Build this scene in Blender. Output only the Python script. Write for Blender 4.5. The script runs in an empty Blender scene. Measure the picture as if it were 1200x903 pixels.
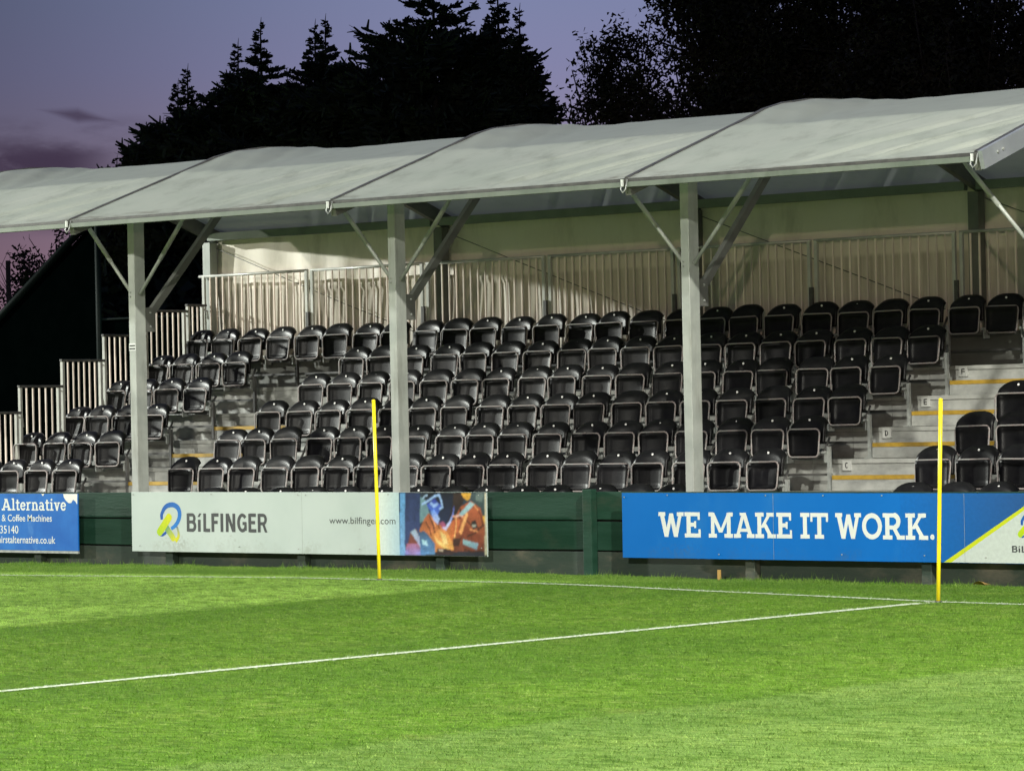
import bpy, bmesh, math, random
import numpy as np
from mathutils import Vector, Matrix
random.seed(7); rng = np.random.default_rng(11)
scene = bpy.context.scene
C = scene.collection
R = math.radians

# ------------------------------------------------------------------ camera, sky, floodlights, exposure
cam_d = bpy.data.cameras.new('camera'); cam = bpy.data.objects.new('camera', cam_d); C.objects.link(cam)
yaw, pitch, roll = -0.692, 0.011, -0.021
fw = Vector((math.sin(yaw), math.cos(yaw), 0)); rt = Vector((math.cos(yaw), -math.sin(yaw), 0)); up = Vector((0, 0, 1))
f2 = math.cos(pitch)*fw + math.sin(pitch)*up; u2 = -math.sin(pitch)*fw + math.cos(pitch)*up
r3 = math.cos(roll)*rt + math.sin(roll)*u2; u3 = -math.sin(roll)*rt + math.cos(roll)*u2
cam.matrix_world = Matrix(((r3.x, u3.x, -f2.x, 0), (r3.y, u3.y, -f2.y, 0), (r3.z, u3.z, -f2.z, 0), (0, 0, 0, 1)))
cam_d.sensor_width = 36.0; cam_d.lens = 4309.5/1200*36
cam_d.clip_start = 0.5; cam_d.clip_end = 3000
scene.camera = cam
scene.view_settings.view_transform = 'Standard'; scene.view_settings.look = 'None'
scene.view_settings.exposure = 0.38; scene.view_settings.gamma = 1.0

world = bpy.data.worlds.new('World'); scene.world = world; world.use_nodes = True

def srgb(r, g, b):
    f = lambda c: (c/255/12.92 if c/255 <= .04045 else ((c/255+.055)/1.055)**2.4)
    return (f(r), f(g), f(b), 1.0)

class NT:
    """small node-tree helper"""
    def __init__(s, nt): s.nt = nt; s.n = nt.nodes; s.l = nt.links
    def add(s, t, **kw):
        n = s.n.new(t)
        for k, v in kw.items(): setattr(n, k, v)
        return n
    def link(s, a, b): s.l.new(a, b)
    def val(s, sock, v):
        if isinstance(v, bpy.types.NodeSocket): s.link(v, sock)
        else: sock.default_value = v
    def math(s, op, a, b=0.0, c=0.0, clamp=False):
        n = s.add('ShaderNodeMath', operation=op, use_clamp=clamp)
        s.val(n.inputs[0], a); s.val(n.inputs[1], b); s.val(n.inputs[2], c); return n.outputs[0]
    def smooth(s, v, a, b, lo=0.0, hi=1.0):
        n = s.add('ShaderNodeMapRange', interpolation_type='SMOOTHSTEP'); s.val(n.inputs[0], v)
        n.inputs[1].default_value = a; n.inputs[2].default_value = b; n.inputs[3].default_value = lo; n.inputs[4].default_value = hi
        return n.outputs[0]
    def mix(s, fac, a, b):
        n = s.add('ShaderNodeMix', data_type='RGBA'); s.val(n.inputs[0], fac); s.val(n.inputs[6], a); s.val(n.inputs[7], b); return n.outputs[2]
    def noise(s, vec, scale, detail=4, rough=.55):
        n = s.add('ShaderNodeTexNoise'); n.inputs['Scale'].default_value = scale; n.inputs['Detail'].default_value = detail; n.inputs['Roughness'].default_value = rough
        if vec is not None: s.link(vec, n.inputs['Vector'])
        return n.outputs[0]
    def mapping(s, vec, scale=(1, 1, 1), rot=(0, 0, 0), loc=(0, 0, 0)):
        n = s.add('ShaderNodeMapping'); s.link(vec, n.inputs[0]); n.inputs[1].default_value = loc; n.inputs[2].default_value = rot; n.inputs[3].default_value = scale
        return n.outputs[0]
    def ramp(s, fac, stops):
        n = s.add('ShaderNodeValToRGB'); s.link(fac, n.inputs[0]); e = n.color_ramp.elements
        while len(e) < len(stops): e.new(.5)
        for el, (p, c) in zip(e, stops): el.position = p; el.color = c
        return n.outputs[0]

w = NT(world.node_tree)
bg = w.n.get('Background') or w.add('ShaderNodeBackground')
tc = w.add('ShaderNodeTexCoord'); sep = w.add('ShaderNodeSeparateXYZ'); w.link(tc.outputs['Generated'], sep.inputs[0])
el = w.math('MULTIPLY', w.math('ARCSINE', sep.outputs[2]), 57.2958)
az = w.math('MULTIPLY', w.math('ARCTAN2', sep.outputs[0], sep.outputs[1]), 57.2958)
elf = w.math('DIVIDE', w.math('ADD', el, 10.0), 100.0, clamp=True)
sky = w.ramp(elf, [(0.0, srgb(60, 48, 60)), (0.10, srgb(176, 134, 154)), (0.128, srgb(166, 136, 156)), (0.142, srgb(142, 130, 156)), (0.155, srgb(130, 130, 166)), (0.168, srgb(122, 130, 166)), (0.25, srgb(112, 122, 164)), (1.0, srgb(112, 124, 168))])
# the afterglow is strongest beyond the trees and weaker to either side
glow = w.smooth(w.math('ABSOLUTE', w.math('SUBTRACT', az, -38.0)), 1.0, 13.0, 1.0, 0.37)
sky2 = w.add('ShaderNodeVectorMath', operation='SCALE'); w.link(sky, sky2.inputs[0]); w.link(glow, sky2.inputs[3])
# low evening clouds
cv = w.add('ShaderNodeCombineXYZ'); w.link(az, cv.inputs[0]); w.link(el, cv.inputs[1])
n1 = w.noise(w.mapping(cv.outputs[0], scale=(.55, 1.7, 1)), 1.0, 6, .6)
band = w.math('SUBTRACT', 1.0, w.smooth(w.math('ABSOLUTE', w.math('SUBTRACT', el, 3.85)), .35, .85))
lowaz = w.math('SUBTRACT', 1.0, w.smooth(az, -46.6, -45.3))
cl = w.math('MULTIPLY', w.math('MULTIPLY', band, lowaz), w.smooth(n1, .30, .55))
b2 = w.math('SUBTRACT', 1.0, w.smooth(w.math('ADD', w.math('ABSOLUTE', w.math('MULTIPLY', w.math('SUBTRACT', w.math('ADD', el, w.math('MULTIPLY', w.math('ADD', az, 46.3), .16)), 4.93), 4.6)), w.math('ABSOLUTE', w.math('SUBTRACT', az, -46.3))), .1, .75))
b3 = w.math('MULTIPLY', w.math('SUBTRACT', 1.0, w.smooth(w.math('ABSOLUTE', w.math('SUBTRACT', el, 4.6)), .1, .4)), w.math('MULTIPLY', w.smooth(n1, .4, .7), .4))
cm = w.math('ADD', w.math('MAXIMUM', w.math('MULTIPLY', cl, .92), w.math('MULTIPLY', b2, .7)), b3, clamp=True)
skyc = w.mix(cm, sky2.outputs[0], srgb(60, 48, 68))
w.link(skyc, bg.inputs[0]); bg.inputs[1].default_value = 0.79

def flood(name, loc, toward, power, cutoff, half, blend, color):
    """a mast lamp aimed so that the top of its beam is cut off `cutoff` degrees below the horizontal"""
    d = bpy.data.lights.new(name, 'SPOT'); d.energy = power; d.spot_size = R(2*half); d.spot_blend = blend; d.color = color[:3]; d.shadow_soft_size = 0.30
    o = bpy.data.objects.new(name, d); C.objects.link(o); o.location = loc
    h = Vector((toward[0]-loc[0], toward[1]-loc[1], 0)).normalized(); dep = R(cutoff+half)
    o.rotation_euler = (h*math.cos(dep)-Vector((0, 0, 1))*math.sin(dep)).to_track_quat('-Z', 'Y').to_euler()
    return o
WARM = (1.0, 0.975, 0.86)
# the ground's floodlight masts, out of frame: two beyond the far corner, two on the near touchline
flood('floodlight', (-66, 20.5, 11.4), (-26, 28), 56000, 7.4, 38, .06, (.97, 1.0, .92))
flood('floodlight', (-58, -20.0, 16.0), (-37, 28), 34000, 9.6, 15, .5, WARM)
# unseen low warm lamp, inferred from golden glints and added to fill the shaded wall
flood('warm_fill_lamp', (34, -52.0, 4.2), (-26, 32), 30000, -2.0, 22, .2, (1.0, .80, .60))
flood('floodlight', (2, 13.0, 16.5), (-24, 27), 33000, 15.5, 38, .10, WARM)
flood('floodlight', (-4, -18.0, 16.0), (-26, 27), 44000, 10.5, 36, .08, WARM)

# ------------------------------------------------------------------ helpers
def tag(o, label=None, cat=None, group=None, kind=None):
    if label: o['label'] = label
    if cat: o['category'] = cat
    if group: o['group'] = group
    if kind: o['kind'] = kind
    return o
def empty(name, loc=(0, 0, 0), label=None, cat=None, group=None, rot=(0, 0, 0)):
    o = bpy.data.objects.new(name, None); C.objects.link(o); o.location = loc; o.rotation_euler = rot; o.empty_display_size = .1
    return tag(o, label, cat, group)
class MB:
    def __init__(s): s.v = []; s.f = []; s.sm = []
    def quadbox(s, pts):            # 8 points: bottom 4 (ccw), top 4
        b = len(s.v); s.v += [tuple(p) for p in pts]
        for q in ((3, 2, 1, 0), (4, 5, 6, 7), (0, 1, 5, 4), (1, 2, 6, 5), (2, 3, 7, 6), (3, 0, 4, 7)): s.f.append(tuple(b+i for i in q)); s.sm.append(False)
        return s
    def box(s, x0, x1, y0, y1, z0, z1):
        return s.quadbox([(x0, y0, z0), (x1, y0, z0), (x1, y1, z0), (x0, y1, z0), (x0, y0, z1), (x1, y0, z1), (x1, y1, z1), (x0, y1, z1)])
    def beam(s, p, q, wx, wz, upv=(0, 0, 1)):   # rectangular bar from p to q
        p = Vector(p); q = Vector(q); d = (q-p).normalized(); u = Vector(upv); r = d.cross(u)
        if r.length < 1e-4: r = d.cross(Vector((0, 1, 0)))
        r.normalize(); u = r.cross(d).normalized(); r *= wx/2; u *= wz/2
        return s.quadbox([p-r-u, p+r-u, q+r-u, q-r-u, p-r+u, p+r+u, q+r+u, q-r+u])
    def tube(s, pts, rad, n=6, closed=False, caps=True):
        pts = [Vector(p) for p in pts]; m = len(pts); b = len(s.v)
        rads = rad if isinstance(rad, (list, tuple)) else [rad]*m
        ref = None
        for i, p in enumerate(pts):
            if closed: d = pts[(i+1) % m]-pts[i-1]
            else: d = pts[min(i+1, m-1)]-pts[max(i-1, 0)]
            d.normalize()
            if ref is None:
                ref = d.cross(Vector((0, 1, 0)))
                if ref.length < .1: ref = d.cross(Vector((0, 0, 1)))
            ref = (ref-d*ref.dot(d)).normalized(); o = d.cross(ref)
            for k in range(n):
                a = 2*math.pi*k/n; s.v.append(tuple(p+(ref*math.cos(a)+o*math.sin(a))*rads[i]))
        for i in range(m if closed else m-1):
            j = (i+1) % m
            for k in range(n):
                k2 = (k+1) % n; s.f.append((b+i*n+k, b+i*n+k2, b+j*n+k2, b+j*n+k)); s.sm.append(True)
        if caps and not closed:
            s.f.append(tuple(b+k for k in range(n))[::-1]); s.sm.append(False)
            s.f.append(tuple(b+(m-1)*n+k for k in range(n))); s.sm.append(False)
        return s
    def shell(s, fn, nu, nv, thick):   # fn(u,v) -> front point; back = +thick along fn normal approx (+y)
        b = len(s.v); N = (nu+1)*(nv+1)
        F = [[Vector(fn(i/nu, j/nv)) for i in range(nu+1)] for j in range(nv+1)]
        for layer in (0, 1):
            for j in range(nv+1):
                for i in range(nu+1):
                    p = F[j][i].copy()
                    if layer: p.y += thick
                    s.v.append(tuple(p))
        id = lambda l, i, j: b+l*N+j*(nu+1)+i
        for j in range(nv):
            for i in range(nu):
                s.f.append((id(0, i, j), id(0, i+1, j), id(0, i+1, j+1), id(0, i, j+1))); s.sm.append(True)
                s.f.append((id(1, i, j+1), id(1, i+1, j+1), id(1, i+1, j), id(1, i, j))); s.sm.append(True)
        for i in range(nu):
            s.f.append((id(1, i, 0), id(1, i+1, 0), id(0, i+1, 0), id(0, i, 0))); s.sm.append(True)
            s.f.append((id(0, i, nv), id(0, i+1, nv), id(1, i+1, nv), id(1, i, nv))); s.sm.append(True)
        for j in range(nv):
            s.f.append((id(0, 0, j), id(0, 0, j+1), id(1, 0, j+1), id(1, 0, j))); s.sm.append(True)
            s.f.append((id(0, nu, j+1), id(0, nu, j), id(1, nu, j), id(1, nu, j+1))); s.sm.append(True)
        return s
    def sheet(s, fn, nu, nv):
        b = len(s.v)
        for j in range(nv+1):
            for i in range(nu+1): s.v.append(tuple(fn(i/nu, j/nv)))
        for j in range(nv):
            for i in range(nu):
                a = b+j*(nu+1)+i; s.f.append((a, a+1, a+nu+2, a+nu+1)); s.sm.append(True)
        return s
    def mesh(s, name, m):
        me = bpy.data.meshes.new(name); me.from_pydata(s.v, [], s.f); me.polygons.foreach_set('use_smooth', s.sm)
        if m: me.materials.append(m)
        me.update(); return me
    def build(s, name, m, parent=None, bevel=0.0):
        me = s.mesh(name, m); o = bpy.data.objects.new(name, me); C.objects.link(o)
        if parent: o.parent = parent
        if bevel:
            md = o.modifiers.new('bevel', 'BEVEL'); md.width = bevel; md.segments = 2; md.limit_method = 'ANGLE'
        return o
def link_mesh(name, me, parent=None, loc=(0, 0, 0)):
    o = bpy.data.objects.new(name, me); C.objects.link(o); o.location = loc
    if parent: o.parent = parent
    return o

# ------------------------------------------------------------------ materials
def material(name):
    m = bpy.data.materials.new(name); m.use_nodes = True; t = NT(m.node_tree); b = t.n['Principled BSDF']; return m, t, b
def varied(name, c1, c2, scale=6, rough=.6, bump=.0, bscale=40, metal=0.0, stretch=(1, 1, 1), spec=.5, dirt=None, rr=.12, coord='Object', rnd=0.0, detail=5, splash=None):
    m, t, b = material(name); tcn = t.add('ShaderNodeTexCoord'); vec = tcn.outputs[coord]
    if rnd:
        oi = t.add('ShaderNodeObjectInfo'); va = t.add('ShaderNodeVectorMath', operation='ADD'); t.link(vec, va.inputs[0])
        cx = t.add('ShaderNodeCombineXYZ'); t.link(t.math('MULTIPLY', oi.outputs['Random'], 37.0), cx.inputs[0]); t.link(cx.outputs[0], va.inputs[1]); vec = va.outputs[0]
    mv = t.mapping(vec, scale=stretch); n = t.noise(mv, scale, detail, .6)
    col = t.mix(t.smooth(n, .3, .7), (*c1, 1), (*c2, 1))
    if dirt:
        dn = t.noise(t.mapping(vec, scale=dirt[2]), dirt[1], 6, .65); col = t.mix(t.smooth(dn, dirt[3], dirt[4], 0, 1), col, (*dirt[0], 1))
    if rnd:
        hs = t.add('ShaderNodeHueSaturation'); t.link(col, hs.inputs['Color']); t.link(t.math('MULTIPLY_ADD', oi.outputs['Random'], rnd, 1-rnd/2), hs.inputs['Value']); col = hs.outputs[0]
    if splash:      # mud thrown up from the turf
        sz = t.add('ShaderNodeSeparateXYZ'); t.link(tcn.outputs['Object'], sz.inputs[0]); sn = t.noise(tcn.outputs['Object'], 26, 5, .7); sb = t.noise(tcn.outputs['Object'], 2.2, 4, .6)
        lowm = t.math('SUBTRACT', 1.0, t.smooth(sz.outputs[2], .0, splash[1])); thr = t.math('ADD', sn, t.math('MULTIPLY', lowm, .30))
        col = t.mix(t.math('MULTIPLY', t.smooth(thr, .66, .80), t.smooth(sb, .40, .75, .0, .42)), col, (*splash[0], 1))
    t.link(col, b.inputs['Base Color'])
    t.link(t.math('ADD', rough-rr/2, t.math('MULTIPLY', n, rr)), b.inputs['Roughness'])
    b.inputs['Metallic'].default_value = metal; b.inputs['Specular IOR Level'].default_value = spec
    if bump:
        bn = t.add('ShaderNodeBump'); bn.inputs['Strength'].default_value = bump; bn.inputs['Distance'].default_value = .01
        t.link(t.noise(mv, bscale, 5, .6), bn.inputs['Height']); t.link(bn.outputs[0], b.inputs['Normal'])
    return m
M = {}
M['plastic'] = varied('black_plastic', (.005, .005, .006), (.009, .009, .010), 9, .36, .10, 120, rr=.18, rnd=.9, spec=.19, dirt=((.030, .030, .029), 6, (1, 1, 2.2), .52, .9))
M['pan'] = varied('black_plastic_pan', (.004, .004, .005), (.009, .009, .010), 7, .38, .12, 90, rr=.2, rnd=.9, spec=.17, dirt=((.024, .023, .022), 6, (1, 1, 1.6), .55, .88))
M['tube'] = varied('grey_tube', (.27, .21, .205), (.27, .28, .27), 30, .5, 0, metal=.1)
M['white'] = varied('white_disc', (.75, .75, .73), (.82, .82, .8), 10, .5)
M['plaque'] = varied('plaque_white', (.42, .43, .41), (.50, .51, .49), 10, .5)
M['zinc'] = varied('galvanised', (.30, .32, .31), (.44, .46, .44), 12, .45, .1, 60, metal=.35)
M['alu'] = varied('painted_aluminium', (.34, .37, .345), (.44, .47, .435), 3, .45, .08, 30, metal=.1, dirt=((.17, .17, .14), 3.2, (1.6, 1.6, .22), .48, .85))
M['alu_grey'] = varied('anodised_grey', (.32, .35, .37), (.40, .43, .45), 3, .4, 0, metal=.3)
M['rafter'] = varied('rafter_metal', (.12, .125, .115), (.17, .175, .16), 3, .5, 0, metal=.2)
M['rail'] = varied('rail_metal', (.46, .47, .44), (.58, .58, .54), 8, .4, 0, metal=.2)
M['rail_warm'] = varied('rail_metal_glint', (.80, .68, .60), (.88, .78, .70), 5, .35, 0, metal=.15, rnd=.4)  # pale pinkish base colour imitates warm glints on the balusters
M['eave'] = varied('eave_aluminium', (.13, .16, .13), (.19, .22, .185), 2, .5, 0, metal=.1, dirt=((.08, .10, .07), 2.5, (1, 1, .4), .5, .9))
M['darkrail'] = varied('dark_rail', (.05, .05, .05), (.09, .09, .085), 8, .5)
M['deck'] = varied('deck_metal', (.34, .35, .33), (.47, .48, .455), 4.2, .5, .2, 60, metal=.2, dirt=((.10, .10, .09), 3.4, (.35, 1, 2.2), .48, .85))
M['riser'] = varied('riser_metal', (.31, .32, .305), (.45, .46, .435), 5.0, .5, .15, 60, metal=.2, dirt=((.09, .09, .085), 3.0, (.40, 1, 1.6), .46, .86))
M['yellow'] = varied('yellow_nosing', (.32, .20, .022), (.44, .28, .035), 12, .55, dirt=((.3, .2, .05), 5, (1, 1, 1), .5, .85))
M['pole'] = varied('yellow_pole', (.86, .68, .012), (.92, .76, .02), 6, .35, dirt=((.55, .42, .05), 9, (1, 1, .3), .52, .85), splash=((.16, .18, .05), .25))
M['ink'] = varied('black_ink', (.015, .015, .015), (.02, .02, .02), 5, .5)
M['boardwhite'] = varied('board_white', (.45, .53, .51), (.50, .575, .555), 1.2, .38, 0, dirt=((.34, .38, .34), 2.6, (1, 1, .6), .56, .95), splash=((.20, .20, .14), .30))
M['blue'] = varied('board_blue', (.0012, .125, .46), (.0018, .14, .50), 1.0, .45, spec=.25, dirt=((.02, .17, .48), 1.8, (1, 1, .5), .5, .95), splash=((.05, .12, .22), .26))
M['blue_old'] = varied('board_blue_old', (.004, .10, .42), (.010, .15, .52), 2.2, .4, dirt=((.08, .26, .6), 2.4, (1.5, 1, 1), .55, .85))
M['lettering'] = varied('white_lettering', (.66, .70, .67), (.70, .74, .71), 4, .45)
M['greyletter'] = varied('grey_lettering', (.05, .055, .06), (.06, .065, .07), 4, .45)
M['lime'] = varied('lime_stripe', (.48, .55, .01), (.55, .60, .02), 4, .4)
M['green_wood'] = varied('green_painted_plank', (.008, .036, .021), (.016, .052, .034), 3.0, .6, .35, 22, spec=.22, stretch=(.35, 1, 2.2), rnd=.25, dirt=((.04, .055, .038), 1.8, (.8, 1, 1.3), .55, .86))
M['green_low'] = varied('green_plank_muddy', (.022, .042, .032), (.042, .058, .045), 2.0, .7, .35, 22, stretch=(.5, 1, 2), rnd=.25, dirt=((.13, .12, .09), 1.6, (.8, 1, 1.5), .48, .75))
M['net'] = varied('dark_green_netting', (.0002, .0007, .0006), (.0004, .001, .0009), 3, .9, .2, 60, spec=.0)
M['greenpost'] = varied('green_steel_post', (.001, .0045, .0036), (.0015, .006, .005), 4, .6, spec=.1)
M['bark'] = varied('bark', (.016, .013, .011), (.03, .025, .02), 14, .9, .5, 30)
M['soil'] = varied('timber', (.40, .25, .06), (.5, .3, .1), 8, .7)
def fabric(name, c1, c2, transl, dirtc, bumps):
    m, t, b = material(name); tcn = t.add('ShaderNodeTexCoord'); vec = tcn.outputs['Object']
    n = t.noise(vec, 1.1, 6, .6); col = t.mix(t.smooth(n, .3, .72), (*c1, 1), (*c2, 1))
    dn = t.noise(t.mapping(vec, scale=(1.2, 1, .35)), 2.0, 7, .68); col = t.mix(t.smooth(dn, .46, .80, 0, .75), col, (*dirtc, 1))
    geo = t.add('ShaderNodeNewGeometry'); sp = t.add('ShaderNodeSeparateXYZ'); t.link(geo.outputs['Position'], sp.inputs[0])
    if name == 'roof_fabric':   # grime gathered along the eave hem
        e = t.math('SUBTRACT', 1.0, t.smooth(sp.outputs[1], 28.98, 29.32)); en = t.smooth(t.noise(t.mapping(vec, scale=(1, 3, 3)), 2.2, 6, .7), .48, .75)
        col = t.mix(t.math('MULTIPLY', t.math('MULTIPLY', e, en), .8), col, (.16, .13, .09, 1))
        top = t.smooth(t.math('ADD', sp.outputs[1], t.math('MULTIPLY', t.math('SUBTRACT', n, .5), .12)), 30.72, 30.86)   # flatter top painted darker, as the low light falls off there
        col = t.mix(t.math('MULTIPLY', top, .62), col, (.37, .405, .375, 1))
    if name == 'wall_fabric':   # darker below the rail in vertical streaks, with a hemmed seam
        low = t.math('SUBTRACT', 1.0, t.smooth(sp.outputs[2], 1.86, 1.93)); vs = t.smooth(t.noise(t.mapping(vec, scale=(5, 1, .25)), 2.0, 4, .6), .35, .7, .25, .75)
        col = t.mix(t.math('MULTIPLY', low, vs), col, (.36, .32, .25, 1))
    t.link(col, b.inputs['Base Color']); b.inputs['Roughness'].default_value = .48
    bn = t.add('ShaderNodeBump'); bn.inputs['Strength'].default_value = bumps; bn.inputs['Distance'].default_value = .02
    t.link(t.noise(t.mapping(vec, scale=(2.4, 1, .5)), 2.2, 5, .6), bn.inputs['Height']); t.link(bn.outputs[0], b.inputs['Normal'])
    tr = t.add('ShaderNodeBsdfTranslucent'); t.link(col, tr.inputs[0]); mx = t.add('ShaderNodeMixShader'); mx.inputs[0].default_value = transl
    out = t.n['Material Output']; t.link(b.outputs[0], mx.inputs[1]); t.link(tr.outputs[0], mx.inputs[2]); t.link(mx.outputs[0], out.inputs[0])
    return m
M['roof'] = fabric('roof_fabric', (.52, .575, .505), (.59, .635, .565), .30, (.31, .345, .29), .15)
M['wall'] = fabric('wall_fabric', (.78, .71, .59), (.83, .77, .66), .06, (.46, .42, .32), .3)
def leaf(name, c1, c2):
    m, t, b = material(name); g = t.add('ShaderNodeNewGeometry'); n = t.noise(g.outputs['Position'], 1.3, 4); 
    t.link(t.mix(t.smooth(n, .3, .7), (*c1, 1), (*c2, 1)), b.inputs['Base Color']); b.inputs['Roughness'].default_value = .75; b.inputs['Specular IOR Level'].default_value = .15
    return m
M['needle'] = leaf('conifer_needles', (.012, .020, .015), (.022, .034, .024))
M['leaves'] = leaf('broad_leaves', (.012, .014, .010), (.028, .026, .018))

# ------------------------------------------------------------------ ground
L23 = ([-400, -60, -25.8, -22, -19.5, -18.6, -17.7, -16.9, -16.1, -15.3, -14.5, -5, 60, 400], [-1.3, -1.3, -1.30, -1.285, -1.30, -1.315, -1.34, -1.36, -1.38, -1.40, -1.41, -1.45, -1.45, -1.45])
L28 = ([-400, -60, -30.7, -26.8, -23.3, -20.2, -17.4, 60, 400], [-1.40, -1.40, -1.425, -1.43, -1.46, -1.505, -1.53, -1.55, -1.55])
L14 = ([-400, -60, -19, -15.3, -11, 60, 400], [-1.36, -1.36, -1.39, -1.422, -1.43, -1.45, -1.45])
def gz(X, Y):
    X = np.asarray(X, float); Y = np.asarray(Y, float)
    a = np.interp(X, *L14); b = np.interp(X, *L23); c = np.interp(X, *L28)
    t1 = np.clip((Y-14)/9.5, 0, 1); t2 = np.clip((Y-23.5)/4.5, 0, 1)
    return np.where(Y < 23.5, a+(b-a)*t1, b+(c-b)*t2)
FENCE_Y = 28.07
def grass_colour(t, pos, blades):
    sp = t.add('ShaderNodeSeparateXYZ'); t.link(pos, sp.inputs[0]); X, Y = sp.outputs[0], sp.outputs[1]
    wob = t.math('MULTIPLY', t.math('SUBTRACT', t.noise(pos, 1.4, 3), .5), .28)
    Xw = t.math('ADD', X, wob)
    light = t.math('SUBTRACT', 1.0, t.smooth(Xw, -19.62, -19.36))           # mown towards the camera: paler stripe
    verge = t.smooth(Xw, -11.30, -11.08)
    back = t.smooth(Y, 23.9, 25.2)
    base = t.mix(light, (.140, .285, .024, 1), (.37, .60, .110, 1))
    base = t.mix(verge, base, (.205, .335, .078, 1))
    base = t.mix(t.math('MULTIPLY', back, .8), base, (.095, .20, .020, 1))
    # wear and clumps
    n1 = t.noise(t.mapping(pos, scale=(1, .6, 1)), 2.3, 6, .65); base = t.mix(t.smooth(n1, .46, .78, 0, .75), base, (.22, .33, .05, 1))
    n2 = t.noise(t.mapping(pos, scale=(.55, 1.25, 1), rot=(0, 0, -.69)), 11.0, 6, .72); base = t.mix(t.smooth(n2, .44, .62, 0, .85), base, (.062, .140, .008, 1))
    n4 = t.noise(t.mapping(pos, scale=(.45, 1.3, 1), rot=(0, 0, -.69)), 17.0, 5, .75); base = t.mix(t.smooth(n4, .52, .66, 0, .8), base, (.34, .47, .12, 1))
    n5 = t.noise(pos, 1.1, 7, .75); base = t.mix(t.smooth(n5, .60, .74, 0, .5), base, (.30, .32, .10, 1)); n6 = t.noise(pos, .45, 3); base = t.mix(t.smooth(n6, .42, .62, 0, .32), base, (.06, .16, .014, 1))
    n3 = t.noise(pos, 160.0, 2, .5); hs = t.add('ShaderNodeHueSaturation'); t.link(base, hs.inputs['Color'])
    t.link(t.smooth(n3, .25, .75, .55, 1.5), hs.inputs['Value']); t.link(t.smooth(t.noise(pos, 95.0, 2), .3, .7, .492, .508), hs.inputs['Hue'])
    return hs.outputs[0], X, Y
def ground_mat():
    m, t, b = material('pitch_ground'); g = t.add('ShaderNodeNewGeometry'); pos = g.outputs['Position']
    col, X, Y = grass_colour(t, pos, False)
    dk = t.mix(.3, col, (.03, .06, .01, 1))
    off = t.smooth(Y, 28.02, 28.12); col = t.mix(off, dk, t.mix(t.noise(pos, 3, 5), (.03, .03, .028, 1), (.06, .058, .05, 1)))
    t.link(col, b.inputs['Base Color']); b.inputs['Roughness'].default_value = .95; b.inputs['Specular IOR Level'].default_value = .1
    bn = t.add('ShaderNodeBump'); bn.inputs['Strength'].default_value = .8; bn.inputs['Distance'].default_value = .02
    t.link(t.noise(t.mapping(pos, scale=(1, .7, 1)), 45, 6, .75), bn.inputs['Height']); t.link(bn.outputs[0], b.inputs['Normal'])
    return m
M['ground'] = ground_mat()
xs = np.unique(np.concatenate([[-900, -400, -200, -110, -60, -45], np.arange(-36, -3.9, .5), [0, 10, 40, 110, 300, 900]]))
ys = np.unique(np.concatenate([[-900, -300, -100, -40, -10, 0, 5], np.arange(8, 29.6, .5), [31, 35, 45, 60, 110, 300, 900]]))
gX, gY = np.meshgrid(xs, ys); gZ = gz(gX, gY)
me = bpy.data.meshes.new('ground'); nx = len(xs)
me.from_pydata(np.stack([gX.ravel(), gY.ravel(), gZ.ravel()], 1).tolist(), [], [(j*nx+i, j*nx+i+1, (j+1)*nx+i+1, (j+1)*nx+i) for j in range(len(ys)-1) for i in range(nx-1)])
me.polygons.foreach_set('use_smooth', [True]*len(me.polygons)); me.materials.append(M['ground'])
tag(link_mesh('ground', me), kind='structure')

LX, LY, LW = -15.33, 23.5, .10      # touchline, goal line, line width
def paint_mat():
    m, t, b = material('white_line_paint'); g = t.add('ShaderNodeNewGeometry'); pos = g.outputs['Position']
    n = t.noise(pos, 34, 5, .75); n2 = t.noise(pos, 3.0, 3); sp = t.add('ShaderNodeSeparateXYZ'); t.link(pos, sp.inputs[0])
    dx = t.math('ABSOLUTE', t.math('SUBTRACT', sp.outputs[0], LX)); dy = t.math('ABSOLUTE', t.math('SUBTRACT', sp.outputs[1], LY))
    e = t.smooth(t.math('MINIMUM', dx, dy), LW*.22, LW*.52)
    wear = t.math('ADD', t.math('MULTIPLY', t.smooth(n, .42, .62), t.smooth(n2, .25, .75, .45, 1)), t.math('MULTIPLY', e, t.smooth(n, .30, .55)), clamp=True)
    col = t.mix(wear, (.70, .74, .66, 1), (.16, .29, .05, 1))
    t.link(col, b.inputs['Base Color']); b.inputs['Roughness'].default_value = .9; return m
M['paint'] = paint_mat()
def line_strip(name, pts, half, axis):
    v = []; f = []
    for i, (x, y) in enumerate(pts):
        for s in (-1, 1):
            X, Y = (x+s*half, y) if axis == 'y' else (x, y+s*half)
            v.append((X, Y, float(gz(X, Y))+.0045))
        if i: f.append((2*i-2, 2*i-1, 2*i+1, 2*i))
    if axis == 'x': f = [q[::-1] for q in f]
    me = bpy.data.meshes.new(name); me.from_pydata(v, [], f); me.materials.append(M['paint']); me.update(); return tag(link_mesh(name, me), kind='structure')
line_strip('touchline', [(LX, y) for y in np.arange(2, 23.5-LW/2+.001, .25)], LW/2, 'y')
line_strip('goal_line', [(x, LY) for x in np.arange(-60, -8, .25)], LW/2, 'x')

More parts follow.
